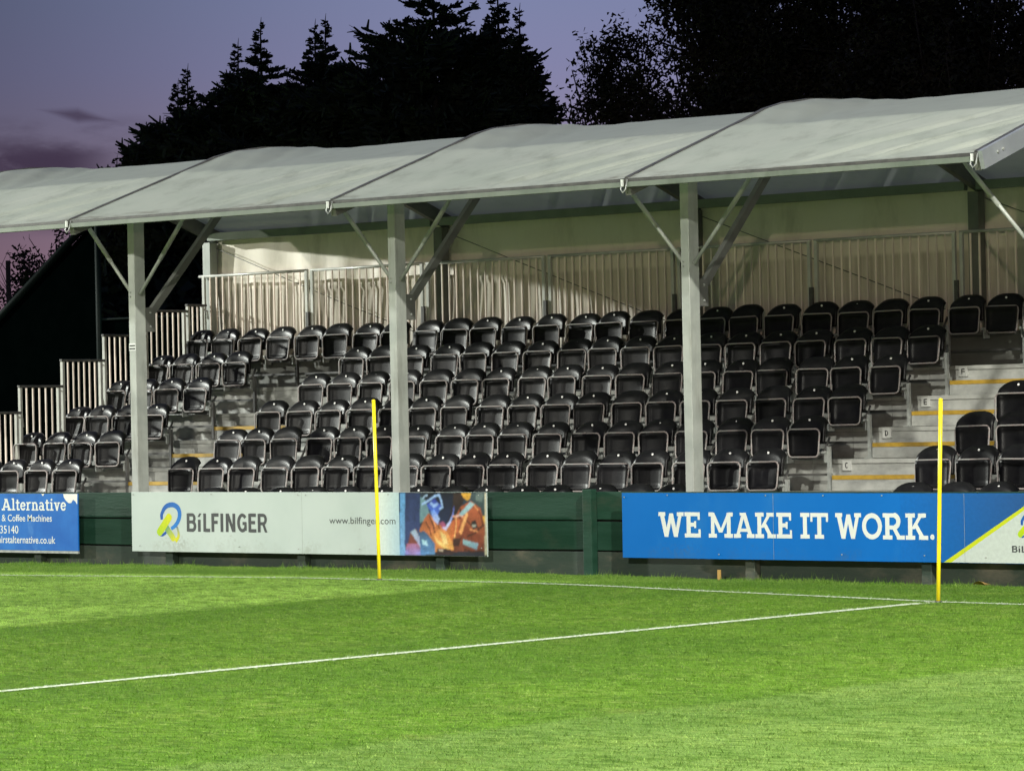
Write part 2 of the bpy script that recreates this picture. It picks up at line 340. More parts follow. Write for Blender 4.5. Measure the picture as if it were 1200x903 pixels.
def blade_mat():
    m, t, b = material('grass_blades'); g = t.add('ShaderNodeNewGeometry'); pos = g.outputs['Position']
    col, X, Y = grass_colour(t, pos, True)
    inl = t.math('LESS_THAN', t.math('ABSOLUTE', t.math('SUBTRACT', Y, LY)), LW/2+.012)
    int_ = t.math('MULTIPLY', t.math('LESS_THAN', t.math('ABSOLUTE', t.math('SUBTRACT', X, LX)), LW/2+.012), t.math('LESS_THAN', Y, LY))
    lm = t.math('MULTIPLY', t.math('MAXIMUM', inl, int_), t.smooth(t.noise(pos, 22, 4, .7), .38, .56))
    lm = t.math('MULTIPLY', lm, t.smooth(t.noise(pos, 2.5, 3), .25, .6, .55, 1))
    col = t.mix(lm, col, (.74, .79, .70, 1))
    t.link(col, b.inputs['Base Color']); b.inputs['Roughness'].default_value = .6; b.inputs['Specular IOR Level'].default_value = .25
    tr = t.add('ShaderNodeBsdfTranslucent'); t.link(col, tr.inputs[0]); mx = t.add('ShaderNodeMixShader'); mx.inputs[0].default_value = .3
    t.link(b.outputs[0], mx.inputs[1]); t.link(tr.outputs[0], mx.inputs[2]); t.link(mx.outputs[0], t.n['Material Output'].inputs[0]); return m
M['blades'] = blade_mat()
def blades(name, X, Y, h, wd, lean):
    n = len(X); Z = gz(X, Y); a = rng.uniform(0, 2*np.pi, n); la = rng.uniform(0, 2*np.pi, n); l = rng.uniform(.15, 1, n)*lean*h
    co = np.zeros((n, 3, 3)); dx = np.cos(a)*wd/2; dy = np.sin(a)*wd/2
    co[:, 0] = np.stack([X-dx, Y-dy, Z-.004], 1); co[:, 1] = np.stack([X+dx, Y+dy, Z-.004], 1)
    co[:, 2] = np.stack([X+np.cos(la)*l, Y+np.sin(la)*l, Z+h], 1)
    me = bpy.data.meshes.new(name); me.vertices.add(3*n); me.loops.add(3*n); me.polygons.add(n)
    me.vertices.foreach_set('co', co.ravel()); me.loops.foreach_set('vertex_index', np.arange(3*n)); me.polygons.foreach_set('loop_start', np.arange(0, 3*n, 3))
    me.materials.append(M['blades']); me.update(); me.validate(); return tag(link_mesh(name, me), kind='stuff')
N = 1500000
X = rng.uniform(-36, -5, N); Y = rng.uniform(9.0, 28.02, N)
P = np.stack([X, Y, gz(X, Y)], 1); zc = P@np.array(f2); xi = 600+4309.5*(P@np.array(r3))/zc; yi = 451.5-4309.5*(P@np.array(u3))/zc
k = (xi > -110) & (xi < 1310) & (yi < 960); X, Y = X[k], Y[k]
tag(blades('grass', X, Y, rng.uniform(.006, .017, len(X))*np.where(rng.random(len(X)) < .04, 1.8, 1), rng.uniform(.003, .007, len(X)), 2.2), 'short mown green grass covering the pitch', 'grass')
n = 26000; X = rng.uniform(-34, -13, n); Y = 28.03-np.abs(rng.normal(0, .16, n)); dn = (np.sin(X*3.1)+np.sin(X*7.7+1)+np.sin(X*1.3+2))/3
h = rng.uniform(.012, .034, n)*(1+.8*np.clip(dn, -.6, 1))*np.where(rng.random(n) < .05, 2.4, 1)
tag(blades('verge_grass', X, Y, h, rng.uniform(.004, .008, n), .7), 'long uncut grass along the foot of the green fence', 'grass')

# ------------------------------------------------------------------ corner poles
def pole(x, y, lean, label):
    z = float(gz(x, y)); t = empty('corner_pole', (x, y, z), label, 'corner pole', 'yellow corner poles on the goal line', rot=(0, R(lean), 0))
    MB().tube([(0, 0, -.05), (0, 0, .4), (0, 0, .9), (0, 0, 1.525)], .0155, 12).build('shaft', M['pole'], t)
    MB().tube([(0, 0, 1.5255), (0, 0, 1.536), (0, 0, 1.543)], [.0165, .0165, .009], 12).build('cap', M['pole'], t)
    MB().tube([(0, 0, -.01), (0, 0, .012)], .028, 12).build('ground_socket', M['darkrail'], t)
pole(-15.30, 23.46, 2.3, 'yellow plastic pole standing at the corner where the two white lines meet')
pole(-20.965, 23.47, -1.0, 'yellow plastic pole on the white line before the white advertising board')

# ------------------------------------------------------------------ fence
SL = .0055                                          # everything along the fence falls gently to the right
ftop = lambda x: -.625-SL*(x+30.7)*.72
fence = empty('perimeter_fence', (-29, FENCE_Y, -1.4), 'low dark green plank fence between the pitch and the stand', 'fence')
def put(mb, name, mat, parent, bevel=0):            # world-space mesh under a placed parent
    o = mb.build(name, mat, parent, bevel); o.matrix_parent_inverse = Matrix.Translation(parent.location).inverted() if parent.rotation_euler.y == 0 else parent.matrix_world.inverted(); return o
posts = [-36.1, -34.15, -32.2, -30.05, -28.0, -26.07, -24.17, -22.27, -20.33, -18.36, -16.4, -14.45]
for a, b in zip(posts[:-1], posts[1:]):
    for k, (d0, d1) in enumerate(((0, .272), (.286, .566), (.582, .86))):
        j = random.uniform(-.006, .006); x0, x1 = a+.004, b-.004; t0 = ftop(x0)-d0+j; t1 = ftop(x1)-d0-j; b0 = ftop(x0)-d1+j; b1 = ftop(x1)-d1-j
        y0 = FENCE_Y+random.uniform(-.004, .006); y1 = y0+.045
        m = MB().quadbox([(x0, y0, b0), (x1, y0, b1), (x1, y1, b1), (x0, y1, b0), (x0, y0, t0), (x1, y0, t1), (x1, y1, t1), (x0, y1, t0)])
        put(m, 'plank', M['green_low'] if k == 2 else M['green_wood'], fence, .006)
for d_ in (.279, .574):  # black strips added behind the plank gaps to paint in their shade
    put(MB().beam((posts[0], FENCE_Y+.062, ftop(posts[0])-d_), (posts[-1], FENCE_Y+.062, ftop(posts[-1])-d_), .02, .05), 'gap_shade_strip', M['ink'], fence)
for x in posts:
    top = ftop(x)+(.028 if abs(x+22.27) < .01 else -.012)
    put(MB().box(x-.055, x+.055, FENCE_Y-.10, FENCE_Y-.0065, -1.55, top), 'post', M['green_low'] if abs(x+22.27) > .01 else M['green_wood'], fence, .008)

# ------------------------------------------------------------------ lettering
class Print:
    """flat print on a board: polygons in board metres, each a hair proud of the one before"""
    def __init__(s, z0=.0008): s.v = []; s.f = []; s.c = []; s.y = -z0
    def poly(s, pts, col=(1, 1, 1), cols=None, step=True):
        if step: s.y -= .00003
        b = len(s.v); s.v += [(p[0], s.y, p[1]) for p in pts]; s.f.append(tuple(range(b, b+len(pts))))
        s.c += list(cols) if cols else [col]*len(pts)
    def ribbon(s, pts, wd, cols=None, step=True):
        pts = [Vector((p[0], p[1])) for p in pts]; m = len(pts); L = []; Rr = []
        wds = wd if isinstance(wd, (list, tuple)) else [wd]*m
        for i, p in enumerate(pts):
            d = pts[min(i+1, m-1)]-pts[max(i-1, 0)]; d.normalize(); nn = Vector((-d.y, d.x))*wds[i]/2; L.append(p+nn); Rr.append(p-nn)
        if step: s.y -= .00003
        b = len(s.v)
        for i in range(m):
            s.v += [(L[i].x, s.y, L[i].y), (Rr[i].x, s.y, Rr[i].y)]; s.c += [cols[i] if cols else (1, 1, 1)]*2
        for i in range(m-1): s.f.append((b+2*i, b+2*i+1, b+2*i+3, b+2*i+2))
    def build(s, name, mat, parent):
        me = bpy.data.meshes.new(name); me.from_pydata(s.v, [], s.f); me.materials.append(mat)
        ca = me.color_attributes.new('ink', 'FLOAT_COLOR', 'POINT'); ca.data.foreach_set('color', np.array([(*c[:3], 1) for c in s.c], dtype=np.float32).ravel())
        bm = bmesh.new(); bm.from_mesh(me)
        for fc in bm.faces:
            if fc.normal.y > 0: fc.normal_flip()
        bm.to_mesh(me); bm.free(); me.update()
        return link_mesh(name, me, parent)
def ink_mat():
    m, t, b = material('printed_ink'); a = t.add('ShaderNodeAttribute', attribute_name='ink'); tcn = t.add('ShaderNodeTexCoord')
    n = t.noise(tcn.outputs['Object'], 30, 4, .6); hs = t.add('ShaderNodeHueSaturation'); t.link(a.outputs[0], hs.inputs['Color']); t.link(t.smooth(n, .3, .7, .94, 1.06), hs.inputs['Value'])
    t.link(hs.outputs[0], b.inputs['Base Color']); b.inputs['Roughness'].default_value = .38; return m
M['print'] = ink_mat()
V = lambda x, y0, y1, w_: ('d', x, y0, x, y1, w_)     # vertical stem
H = lambda x0, x1, y, t_: ('h', x0, x1, y, t_)        # horizontal bar
def slab(s=.225, t=.16):
    return {
    'W': (1.40, [('d', .17, 1, .44, 0, s), ('d', .44, 0, .70, .96, s*.8), ('d', .70, .96, .96, 0, s), ('d', .96, 0, 1.23, 1, s*.8), H(0, .38, .93, t), H(1.03, 1.40, .93, t)]),
    'E': (.90, [V(.22, 0, 1, s), H(0, .84, .93, t), H(0, .88, .07, t), H(.22, .62, .51, t), V(.78, .70, .99, .12), V(.82, .01, .32, .12), V(.58, .37, .65, .11)]),
    'M': (1.42, [V(.24, 0, 1, s*.9), V(1.18, 0, 1, s), ('d', .22, 1, .71, .2, s), ('d', 1.20, 1, .71, .2, s*.8), H(0, .48, .07, t), H(.92, 1.42, .07, t), H(0, .26, .93, t), H(1.16, 1.42, .93, t)]),
    'A': (1.20, [('d', .58, 1, .2, 0, s*.85), ('d', .60, 1, 1.0, 0, s), H(.32, .86, .30, .13), H(0, .42, .07, t), H(.76, 1.20, .07, t), H(.36, .66, .94, .12)]),
    'K': (1.18, [V(.24, 0, 1, s), ('d', .38, .40, .86, 1, s*.85), ('d', .52, .58, .94, 0, s), H(0, .50, .93, t), H(.66, 1.08, .93, t), H(0, .50, .07, t), H(.70, 1.18, .07, t)]),
    'I': (.52, [V(.26, 0, 1, s), H(0, .52, .93, t), H(0, .52, .07, t)]),
    'T': (1.00, [V(.5, 0, 1, s), H(0, 1.0, .93, t), V(.06, .66, .99, .12), V(.94, .66, .99, .12), H(.24, .76, .07, t)]),
    'O': (1.06, [('a', .53, .5, .43, .42, 0, 360, s*.95)]),
    'R': (1.16, [V(.24, 0, 1, s), H(0, .62, .93, t), ('a', .60, .70, .23, .23, -90, 90, s), H(.24, .62, .46, t), ('d', .58, .46, .90, 0, s), H(0, .50, .07, t), H(.74, 1.16, .07, t)]),
    '.': (.34, [('a', .17, .1, .05, .05, 0, 360, .12)]), ' ': (.36, []),
    'l': (.46, [V(.23, 0, 1.03, .19), H(.03, .23, .97, .12), H(0, .46, .06, .12)]),
    't': (.52, [V(.24, .06, .92, .19), H(.02, .50, .66, .12), H(.2, .52, .07, .13)]),
    'e': (.70, [('a', .35, .36, .26, .29, 10, 330, .17), H(.12, .62, .38, .11)]),
    'r': (.62, [V(.2, 0, .70, .19), H(.03, .2, .66, .11), H(0, .42, .06, .12), ('a', .46, .46, .22, .20, 60, 165, .16)]),
    'n': (.84, [V(.2, 0, .70, .19), H(.03, .2, .66, .11), H(0, .40, .06, .12), H(.46, .84, .06, .12), V(.64, 0, .5, .19), ('a', .42, .44, .22, .22, 0, 170, .16)]),
    'a': (.74, [('a', .30, .22, .2, .17, 0, 360, .14), V(.54, 0, .5, .18), ('a', .32, .46, .22, .2, 0, 150, .14), H(.5, .74, .06, .12)]),
    'i': (.46, [V(.23, 0, .70, .19), H(.03, .23, .66, .11), H(0, .46, .06, .12), ('a', .23, .92, .05, .05, 0, 360, .11)]),
    'v': (.76, [('d', .18, .7, .38, 0, .19), ('d', .38, 0, .60, .7, .16), H(0, .34, .65, .11), H(.44, .78, .65, .11)]),
    }
SANS = {
    'B': (.72, [V(.09, 0, 1, .21), H(.09, .42, .92, .18), H(.09, .42, .53, .17), H(.09, .42, .08, .18), ('a', .40, .725, .17, .20, -90, 90, .19), ('a', .41, .30, .20, .225, -90, 90, .21)]),
    'i': (.36, [V(.13, 0, .66, .21), ('d', .08, .80, .22, 1.0, .17)]),
    'L': (.52, [V(.09, 0, 1, .21), H(.09, .50, .08, .19)]),
    'F': (.56, [V(.09, 0, 1, .21), H(.09, .53, .92, .19), H(.09, .46, .52, .18)]),
    'I': (.34, [V(.12, 0, 1, .21)]),
    'N': (.76, [V(.09, 0, 1, .21), V(.59, 0, 1, .21), ('d', .12, 1, .56, 0, .21)]),
    'G': (.74, [('a', .37, .5, .285, .42, 40, 330, .21), V(.60, .08, .52, .18), H(.38, .67, .47, .17)]),
    'E': (.60, [V(.09, 0, 1, .21), H(.09, .55, .92, .19), H(.09, .48, .52, .18), H(.09, .57, .08, .19)]),
    'R': (.70, [V(.09, 0, 1, .21), H(.09, .40, .92, .18), H(.09, .40, .47, .17), ('a', .38, .695, .19, .225, -90, 90, .19), ('d', .38, .47, .60, 0, .18)]), ' ': (.4, []),
}
def strokes(pr, text, font, u0, u1, v0, v1, gap=.07):
    W_ = sum(font[c][0] for c in text)+gap*(len(text)-1); sx = (u1-u0)/W_; sz = v1-v0; x = 0.0
    for c in text:
        wd, st = font[c]
        for k in st:
            T = lambda a, b: (u0+(x+a)*sx, v0+b*sz)
            if k[0] == 'd': _, xa, ya, xb, yb, q = k; pr.poly([T(xa-q/2, ya), T(xa+q/2, ya), T(xb+q/2, yb), T(xb-q/2, yb)])
            elif k[0] == 'h': _, xa, xb, y, q = k; pr.poly([T(xa, y-q/2), T(xb, y-q/2), T(xb, y+q/2), T(xa, y+q/2)])
            else:
                _, cx, cy, rx, ry, a0, a1, q = k; nseg = 20; pr.y -= .00003
                for i in range(nseg):
                    A0 = R(a0+(a1-a0)*i/nseg); A1 = R(a0+(a1-a0)*(i+1)/nseg); ro = q/2
                    pr.poly([T(cx+(rx+ro)*math.cos(A0), cy+(ry+ro*.9)*math.sin(A0)), T(cx+(rx+ro)*math.cos(A1), cy+(ry+ro*.9)*math.sin(A1)), T(cx+(rx-ro)*math.cos(A1), cy+(ry-ro*.9)*math.sin(A1)), T(cx+(rx-ro)*math.cos(A0), cy+(ry-ro*.9)*math.sin(A0))], step=False)
        x += wd+gap
    return pr
def bfont(text, u0, u1, v0, v1, mat, parent, name='lettering', weight=0.0):
    cu = bpy.data.curves.new(name, 'FONT'); cu.body = text; cu.offset = weight; cu.extrude = 0; cu.resolution_u = 3
    o = bpy.data.objects.new(name, cu); C.objects.link(o); dg = bpy.context.evaluated_depsgraph_get(); dg.update()
    me = bpy.data.meshes.new_from_object(o.evaluated_get(dg)); bpy.data.objects.remove(o); bpy.data.curves.remove(cu)
    co = np.array([v.co[:] for v in me.vertices]); x0, x1 = co[:, 0].min(), co[:, 0].max(); cap = .70
    u = u0+(co[:, 0]-x0)/(x1-x0)*(u1-u0); v = v0+co[:, 1]/cap*(v1-v0)
    me.vertices.foreach_set('co', np.stack([u, np.full_like(u, -.0012), v], 1).ravel())
    bm = bmesh.new(); bm.from_mesh(me)
    for fc in bm.faces:
        if fc.normal.y > 0: fc.normal_flip()
    bm.normal_update()
    for fc in bm.faces:
        if fc.normal.y > 0: fc.normal_flip()
    bm.to_mesh(me); bm.free(); me.materials.clear(); me.materials.append(mat); me.update(); return link_mesh(name, me, parent)
def screws(parent, pts):
    for (u, v) in pts:
        MB().tube([(u, -.0004, v), (u, -.005, v)], .007, 8).build('screw', M['zinc'], parent)
def logo(pr, ox, oz, k):
    T = lambda p: (ox+(p[0]-.417)*k, oz+(p[1]-.141)*k)
    bl, bl2 = srgb(30, 80, 160)[:3], srgb(40, 125, 205)[:3]; ye, gr, lg = srgb(205, 205, 25)[:3], srgb(20, 130, 120)[:3], srgb(160, 195, 30)[:3]
    P = lambda l: [T(p) for p in l]
    def smooth(l, n=5):
        out = []
        for i in range(len(l)-1):
            p0, p1, p2, p3 = l[max(i-1, 0)], l[i], l[i+1], l[min(i+2, len(l)-1)]
            for j in range(n):
                t = j/n; out.append(tuple(.5*((2*b)+(-a+c)*t+(2*a-5*b+4*c-d)*t*t+(-a+3*b-3*c+d)*t**3) for a, b, c, d in zip(p0, p1, p2, p3)))
        return out+[l[-1]]
    lerp = lambda a, b, t: tuple(x+(y-x)*t for x, y in zip(a, b))
    K = lambda x, y: ((x-19)*.00205, (469-y)*.00147)
    PK = lambda l: [T(K(*p)) for p in l]
    def bar(p, q, wd, c0, c1, n=14):
        prof_ = [min(1.0, .45+math.sqrt(max(0, 1-(1-min(t, 1-t)*7)**2))*.55) if min(t, 1-t)*7 < 1 else 1.0 for t in (i/(n-1) for i in range(n))]
        pts = [(p[0]+(q[0]-p[0])*i/(n-1), p[1]+(q[1]-p[1])*i/(n-1)) for i in range(n)]
        pr.ribbon(PK(pts), [wd*k*f_ for f_ in prof_], [lerp(c0, c1, i/(n-1)) for i in range(n)])
    pr.ribbon(PK(smooth([(228, 346), (250, 346), (275, 325)])), .030*k, [bl]*11)
    g = smooth([(340, 392), (362, 360), (362, 325), (352, 285)]); pr.ribbon(PK(g), [(.045-.025*i/len(g))*k for i in range(len(g))], [lerp(ye, bl, (i/len(g))**2) for i in range(len(g))])
    b_ = smooth([(242, 235), (243, 195), (272, 143), (320, 127), (360, 148), (374, 195), (362, 245), (338, 280), (310, 302)]); pr.ribbon(PK(b_), [(.034+.022*math.sin(i/len(b_)*math.pi))*k for i in range(len(b_))], [lerp(bl, bl2, i/len(b_)) for i in range(len(b_))])
    bar((262, 272), (334, 386), .070, gr, ye)
    bar((308, 200), (213, 345), .088, ye, lg)

def board(x, z, w_, h_, mat, label, name='advertising_board', x_from=0.0):
    b = empty(name, (x, 27.9, z), label, 'advertising board', 'advertising boards along the fence', rot=(0, math.atan(SL), 0))
    MB().box(x_from, w_, 0, .018, 0, h_).build('panel', mat, b, .002)
    MB().box(x_from+.1, w_-.1, .0185, .055, .08, .13).build('batten', M['darkrail'], b)
    return b
# left board: blue, torn corner
bA = board(-29.335, -1.265, .013, .625, M['blue_old'], 'blue drinks machine board with torn white corner at the left edge', x_from=-3.2)
pr = Print(); strokes(pr, 'Alternative', slab(), -1.205, -.165, .44, .57, .05); pr.build('lettering', M['lettering'], bA)
bfont('s & Coffee Machines', -1.275, -.398, .32, .395, M['lettering'], bA, weight=.007)
bfont('35140', -1.235, -.939, .185, .272, M['lettering'], bA, weight=.006)
bfont('hirstalternative.co.uk', -1.27, -.349, .078, .158, M['lettering'], bA, weight=.007)
pr = Print(); pr.poly([(-.211, .6235), (.012, .6235), (.008, .506), (-.02, .54), (-.056, .561), (-.085, .525), (-.124, .522), (-.17, .55), (-.201, .584)], (.75, .76, .72)); pr.poly([(-.56, .6235), (-.51, .6235), (-.535, .60)], (.75, .76, .72)); pr.build('torn_patch', M['print'], bA)
MB().box(-3.2, .013, -.004, .02, -.028, -.002).build('bottom_trim', M['zinc'], bA)
# middle board: white, logo, welder photograph
bB = board(-28.485, -1.262, 5.0, .638, M['boardwhite'], 'white company board with looped logo and welder picture')
MB().box(2.5025, 2.5055, -.0006, .001, .002, .636).build('joint', M['zinc'], bB)
pr = Print(); logo(pr, .417, .141, 1.0); pr.build('logo', M['print'], bB)
pr = Print(); strokes(pr, 'BiLFINGER', SANS, .834, 2.012, .218, .412, .09); pr.build('lettering', M['greyletter'], bB)
bfont('www.bilfinger.com', 2.886, 3.794, .315, .385, M['greyletter'], bB)
s = lambda *c: srgb(*c)[:3]
pr = Print(z0=.0005)
pr.poly([(3.56, .636), (3.8445, .636), (3.8445, .002), (3.56, .002)], cols=[s(215, 225, 215), s(175, 200, 205), s(165, 195, 210), s(215, 225, 215)])
pr.build('fade_band', M['print'], bB)
class Raster:
    """the printed photograph: patches of colour blended on a fine grid of printed dots (vertex colours)"""
    def __init__(s_, u0, u1, v0, v1, nu, nv):
        s_.U, s_.V = np.meshgrid(np.linspace(u0, u1, nu), np.linspace(v0, v1, nv)); s_.c = np.zeros((nv, nu, 3)); s_.nu, s_.nv = nu, nv
    def poly(s_, pts, cols=None, **k):
        pts = np.array([p[:2] for p in pts]); cols = np.array(cols); m = np.zeros(s_.U.shape, bool); n = len(pts)
        for i in range(n):
            (xa, ya), (xb, yb) = pts[i], pts[(i+1) % n]
            if ya != yb: m ^= ((ya > s_.V) != (yb > s_.V)) & (s_.U < (xb-xa)*(s_.V-ya)/(yb-ya)+xa)
        d = ((s_.U[m][:, None]-pts[:, 0])**2+(s_.V[m][:, None]-pts[:, 1])**2+.0008)**-1.0
        s_.c[m] = (d@cols)/d.sum(1, keepdims=True)
    def ribbon(s_, pts, wd, cols):
        wds = wd if isinstance(wd, list) else [wd]*len(pts)
        for i in range(len(pts)-1):
            p = np.array(pts[i]); q = np.array(pts[i+1]); d = q-p; L = np.hypot(*d); nn = np.array([-d[1], d[0]])/L/2; e = d/L*wds[i]*.25
            s_.poly([p+nn*wds[i]-e, q+nn*wds[i+1]+e, q-nn*wds[i+1]+e, p-nn*wds[i]-e], cols=[cols[i], cols[i+1], cols[i+1], cols[i]])
    def build(s_, name, mat, parent):
        c = s_.c.copy()
        for k in range(1):
            p = np.pad(c, ((1, 1), (1, 1), (0, 0)), 'edge'); c = (p[1:-1, 1:-1]*4+p[:-2, 1:-1]*2+p[2:, 1:-1]*2+p[1:-1, :-2]*2+p[1:-1, 2:]*2+p[:-2, :-2]+p[2:, 2:]+p[:-2, 2:]+p[2:, :-2])/16
        low = rng.normal(0, 1, (s_.nv//5+2, s_.nu//5+2)); low = np.kron(low, np.ones((5, 5)))[:s_.nv, :s_.nu]; low = (low+np.roll(low, 2, 0)+np.roll(low, 2, 1)+np.roll(low, 3, 1))/4
        g_ = c.mean(2, keepdims=True); c = (g_+(c-g_)*.90)*.86
        c = np.clip(c*(1+.10*low[..., None]+.06*rng.normal(0, 1, c.shape[:2])[..., None]), 0, 1)
        v = np.stack([s_.U.ravel(), np.full(s_.U.size, -.0007), s_.V.ravel()], 1); n = s_.nu
        f = [(j*n+i, j*n+i+1, (j+1)*n+i+1, (j+1)*n+i) for j in range(s_.nv-1) for i in range(n-1)]
        me = bpy.data.meshes.new(name); me.from_pydata(v.tolist(), [], f); me.materials.append(mat)
        ca = me.color_attributes.new('ink', 'FLOAT_COLOR', 'POINT'); ca.data.foreach_set('color', np.concatenate([c.reshape(-1, 3), np.ones((c.shape[0]*c.shape[1], 1))], 1).astype(np.float32).ravel())
        me.update(); return link_mesh(name, me, parent)
pr = Raster(3.845, 4.999, .002, .636, 132, 74)
def noisy(c, a=.10): return tuple(max(0, x*(1+random.uniform(-a, a))) for x in c)
def shape(pts, c0, c1=None, up_=True):
    vs = [p[1] for p in pts]; lo, hi = min(vs), max(vs); c1 = c1 or c0
    pr.poly([(min(p[0], 5.0), min(max(p[1], .002), .636)) for p in pts], cols=[noisy(tuple(a+(b-a)*((p[1]-lo)/(hi-lo+1e-6)) for a, b in zip(c0, c1))) for p in pts])
shape([(3.84, .002), (5.0, .002), (5.0, .636), (3.85, .636)], s(40, 42, 50), s(40, 58, 74))
shape([(3.842, .002), (3.915, .002), (3.929, .636), (3.859, .636)], s(120, 175, 225), s(88, 165, 220))
shape([(3.914, .112), (4.118, .162), (4.131, .636), (3.929, .636)], s(52, 72, 125), s(34, 50, 92))
shape([(4.13, .59), (4.267, .542), (4.263, .4), (4.123, .323)], s(95, 135, 140), s(110, 150, 160))
shape([(4.7, .636), (5.0, .636), (5.0, .33), (4.9, .4)], s(50, 66, 70), s(70, 92, 96))
shape([(4.87, .636), (4.96, .636), (4.95, .54), (4.86, .56)], s(110, 130, 130))
shape([(4.656, .636), (4.804, .636), (4.79, .577), (4.753, .553), (4.698, .591)], s(225, 160, 25), s(245, 190, 45))
shape([(4.921, .413), (4.976, .404), (4.974, .329), (4.931, .338)], s(225, 175, 30))
# jacket in front of the background, built as facing panels of cloth
shape([(4.239, .429), (4.361, .325), (4.30, .20), (4.232, .172), (4.108, .247), (4.174, .362)], s(200, 118, 62), s(165, 82, 42))
shape([(4.361, .325), (4.46, .269), (4.575, .373), (4.56, .045), (4.303, .04), (4.232, .172)], s(215, 135, 60), s(180, 98, 50))
shape([(4.575, .373), (4.665, .496), (4.802, .553), (4.923, .478), (4.98, .31), (4.966, .048), (4.56, .045)], s(110, 62, 40), s(178, 92, 50))
shape([(4.70, .34), (4.80, .25), (4.93, .22), (4.96, .08), (4.70, .05), (4.65, .18)], s(105, 55, 36), s(150, 72, 42))
for fl, wd_ in (([(4.25, .40), (4.30, .31), (4.32, .22)], .014), ([(4.20, .34), (4.25, .27), (4.27, .2)], .012), ([(4.36, .32), (4.39, .25)], .012), ([(4.66, .47), (4.65, .38), (4.62, .30)], .016), ([(4.72, .37), (4.80, .31), (4.90, .28)], .014), ([(4.74, .20), (4.84, .23), (4.95, .31)], .016), ([(4.70, .07), (4.80, .05), (4.95, .06)], .014), ([(4.86, .50), (4.92, .42), (4.96, .30)], .012)):
    pr.ribbon(fl, wd_, [s(72, 38, 26)]*len(fl))
for fl, wd_ in (([(4.27, .40), (4.33, .30)], .010), ([(4.82, .53), (4.89, .46)], .010), ([(4.78, .27), (4.88, .25)], .012), ([(4.68, .44), (4.70, .36)], .010)):
    pr.ribbon(fl, wd_, [s(240, 160, 95)]*len(fl))
shape([(4.569, .636), (4.669, .636), (4.716, .562), (4.639, .468), (4.562, .364), (4.46, .278), (4.412, .335), (4.466, .496)], s(30, 25, 28), s(58, 42, 38))
shape([(4.181, .599), (4.27, .636), (4.47, .636), (4.569, .628), (4.566, .534), (4.513, .383), (4.435, .278), (4.362, .334), (4.263, .41)], s(34, 46, 84), s(18, 24, 38))
shape([(4.216, .514), (4.318, .576), (4.416, .496), (4.351, .401), (4.264, .448)], s(70, 120, 235), s(40, 52, 160))
pr.ribbon([(4.155, .517), (4.24, .553), (4.325, .60), (4.385, .612), (4.408, .555), (4.425, .49), (4.385, .470)], .022, [s(150, 190, 245)]*7)
pr.ribbon([(4.165, .575), (4.19, .60), (4.225, .605)], .016, [s(170, 205, 245)]*3)
pr.ribbon([(4.27, .53), (4.31, .50), (4.36, .52)], .03, [s(150, 190, 255)]*3)
shape([(4.264, .448), (4.315, .467), (4.388, .372), (4.361, .315), (4.3, .362)], s(190, 215, 255), s(70, 130, 240))
shape([(4.36, .335), (4.44, .345), (4.47, .30), (4.43, .275)], s(190, 90, 120), s(140, 70, 120))
pr.ribbon([(4.578, .50), (4.563, .42), (4.52, .34), (4.462, .275), (4.425, .285)], [.012, .018, .024, .03, .02], [s(70, 80, 160), s(110, 130, 220), s(170, 190, 250), s(215, 215, 255), s(200, 160, 220)])
shape([(4.296, .211), (4.372, .268), (4.46, .264), (4.532, .175), (4.566, .071), (4.43, .079), (4.331, .126)], s(240, 170, 75), s(225, 140, 65))
shape([(4.384, .249), (4.458, .212), (4.493, .118), (4.431, .117)], s(255, 225, 140), s(250, 200, 110))
pr.ribbon([(4.31, .20), (4.36, .14), (4.45, .095), (4.55, .06)], [.01, .03, .035, .015], [s(245, 180, 90), s(255, 220, 130), s(255, 210, 110), s(230, 140, 60)])
shape([(4.562, .354), (4.661, .374), (4.621, .251), (4.531, .156), (4.508, .212)], s(225, 125, 55), s(200, 95, 45))
shape([(4.738, .45), (4.762, .421), (4.669, .214), (4.633, .242)], s(240, 165, 90), s(245, 180, 110))
pr.ribbon([(4.60, .40), (4.60, .30), (4.575, .18)], .012, [s(250, 190, 110)]*3); pr.ribbon([(4.56, .395), (4.64, .405), (4.70, .40)], .02, [s(235, 160, 110), s(230, 190, 190), s(235, 150, 90)])
shape([(4.557, .175), (4.669, .186), (4.629, .1), (4.555, .1)], s(70, 42, 34))
shape([(3.994, .237), (4.071, .276), (4.142, .114), (4.127, .043), (3.938, .046), (3.959, .122)], s(150, 70, 70), s(105, 68, 48))
shape([(3.94, .122), (4.117, .124), (4.127, .01), (3.915, .01)], s(140, 150, 235), s(180, 95, 120))
shape([(3.994, .237), (4.058, .271), (4.155, .124), (4.13, .05), (4.116, .095)], s(170, 185, 225), s(155, 180, 205))
shape([(4.108, .242), (4.184, .248), (4.257, .182), (4.312, .126), (4.316, .012), (4.127, .01)], s(90, 150, 215), s(60, 90, 120))
shape([(4.143, .162), (4.206, .153), (4.23, .096), (4.155, .115)], s(165, 215, 235))
shape([(4.341, .079), (4.454, .075), (4.566, .057), (4.553, .013), (4.341, .011)], s(60, 44, 46)); shape([(4.36, .07), (4.43, .065), (4.42, .045), (4.37, .05)], s(190, 170, 150))
shape([(4.638, .421), (4.79, .544), (4.85, .52), (4.712, .416), (4.674, .402)], s(135, 175, 195), s(170, 205, 220))
shape([(4.681, .172), (4.889, .131), (4.863, .07), (4.691, .12)], s(110, 155, 175), s(150, 190, 200))
shape([(4.796, .346), (4.859, .366), (4.881, .291), (4.819, .262)], s(45, 38, 40)); shape([(4.808, .323), (4.863, .319), (4.857, .295), (4.813, .29)], s(165, 165, 160))
shape([(4.978, .629), (5.0, .629), (5.0, .012), (4.97, .012)], s(175, 175, 150), s(205, 205, 185))
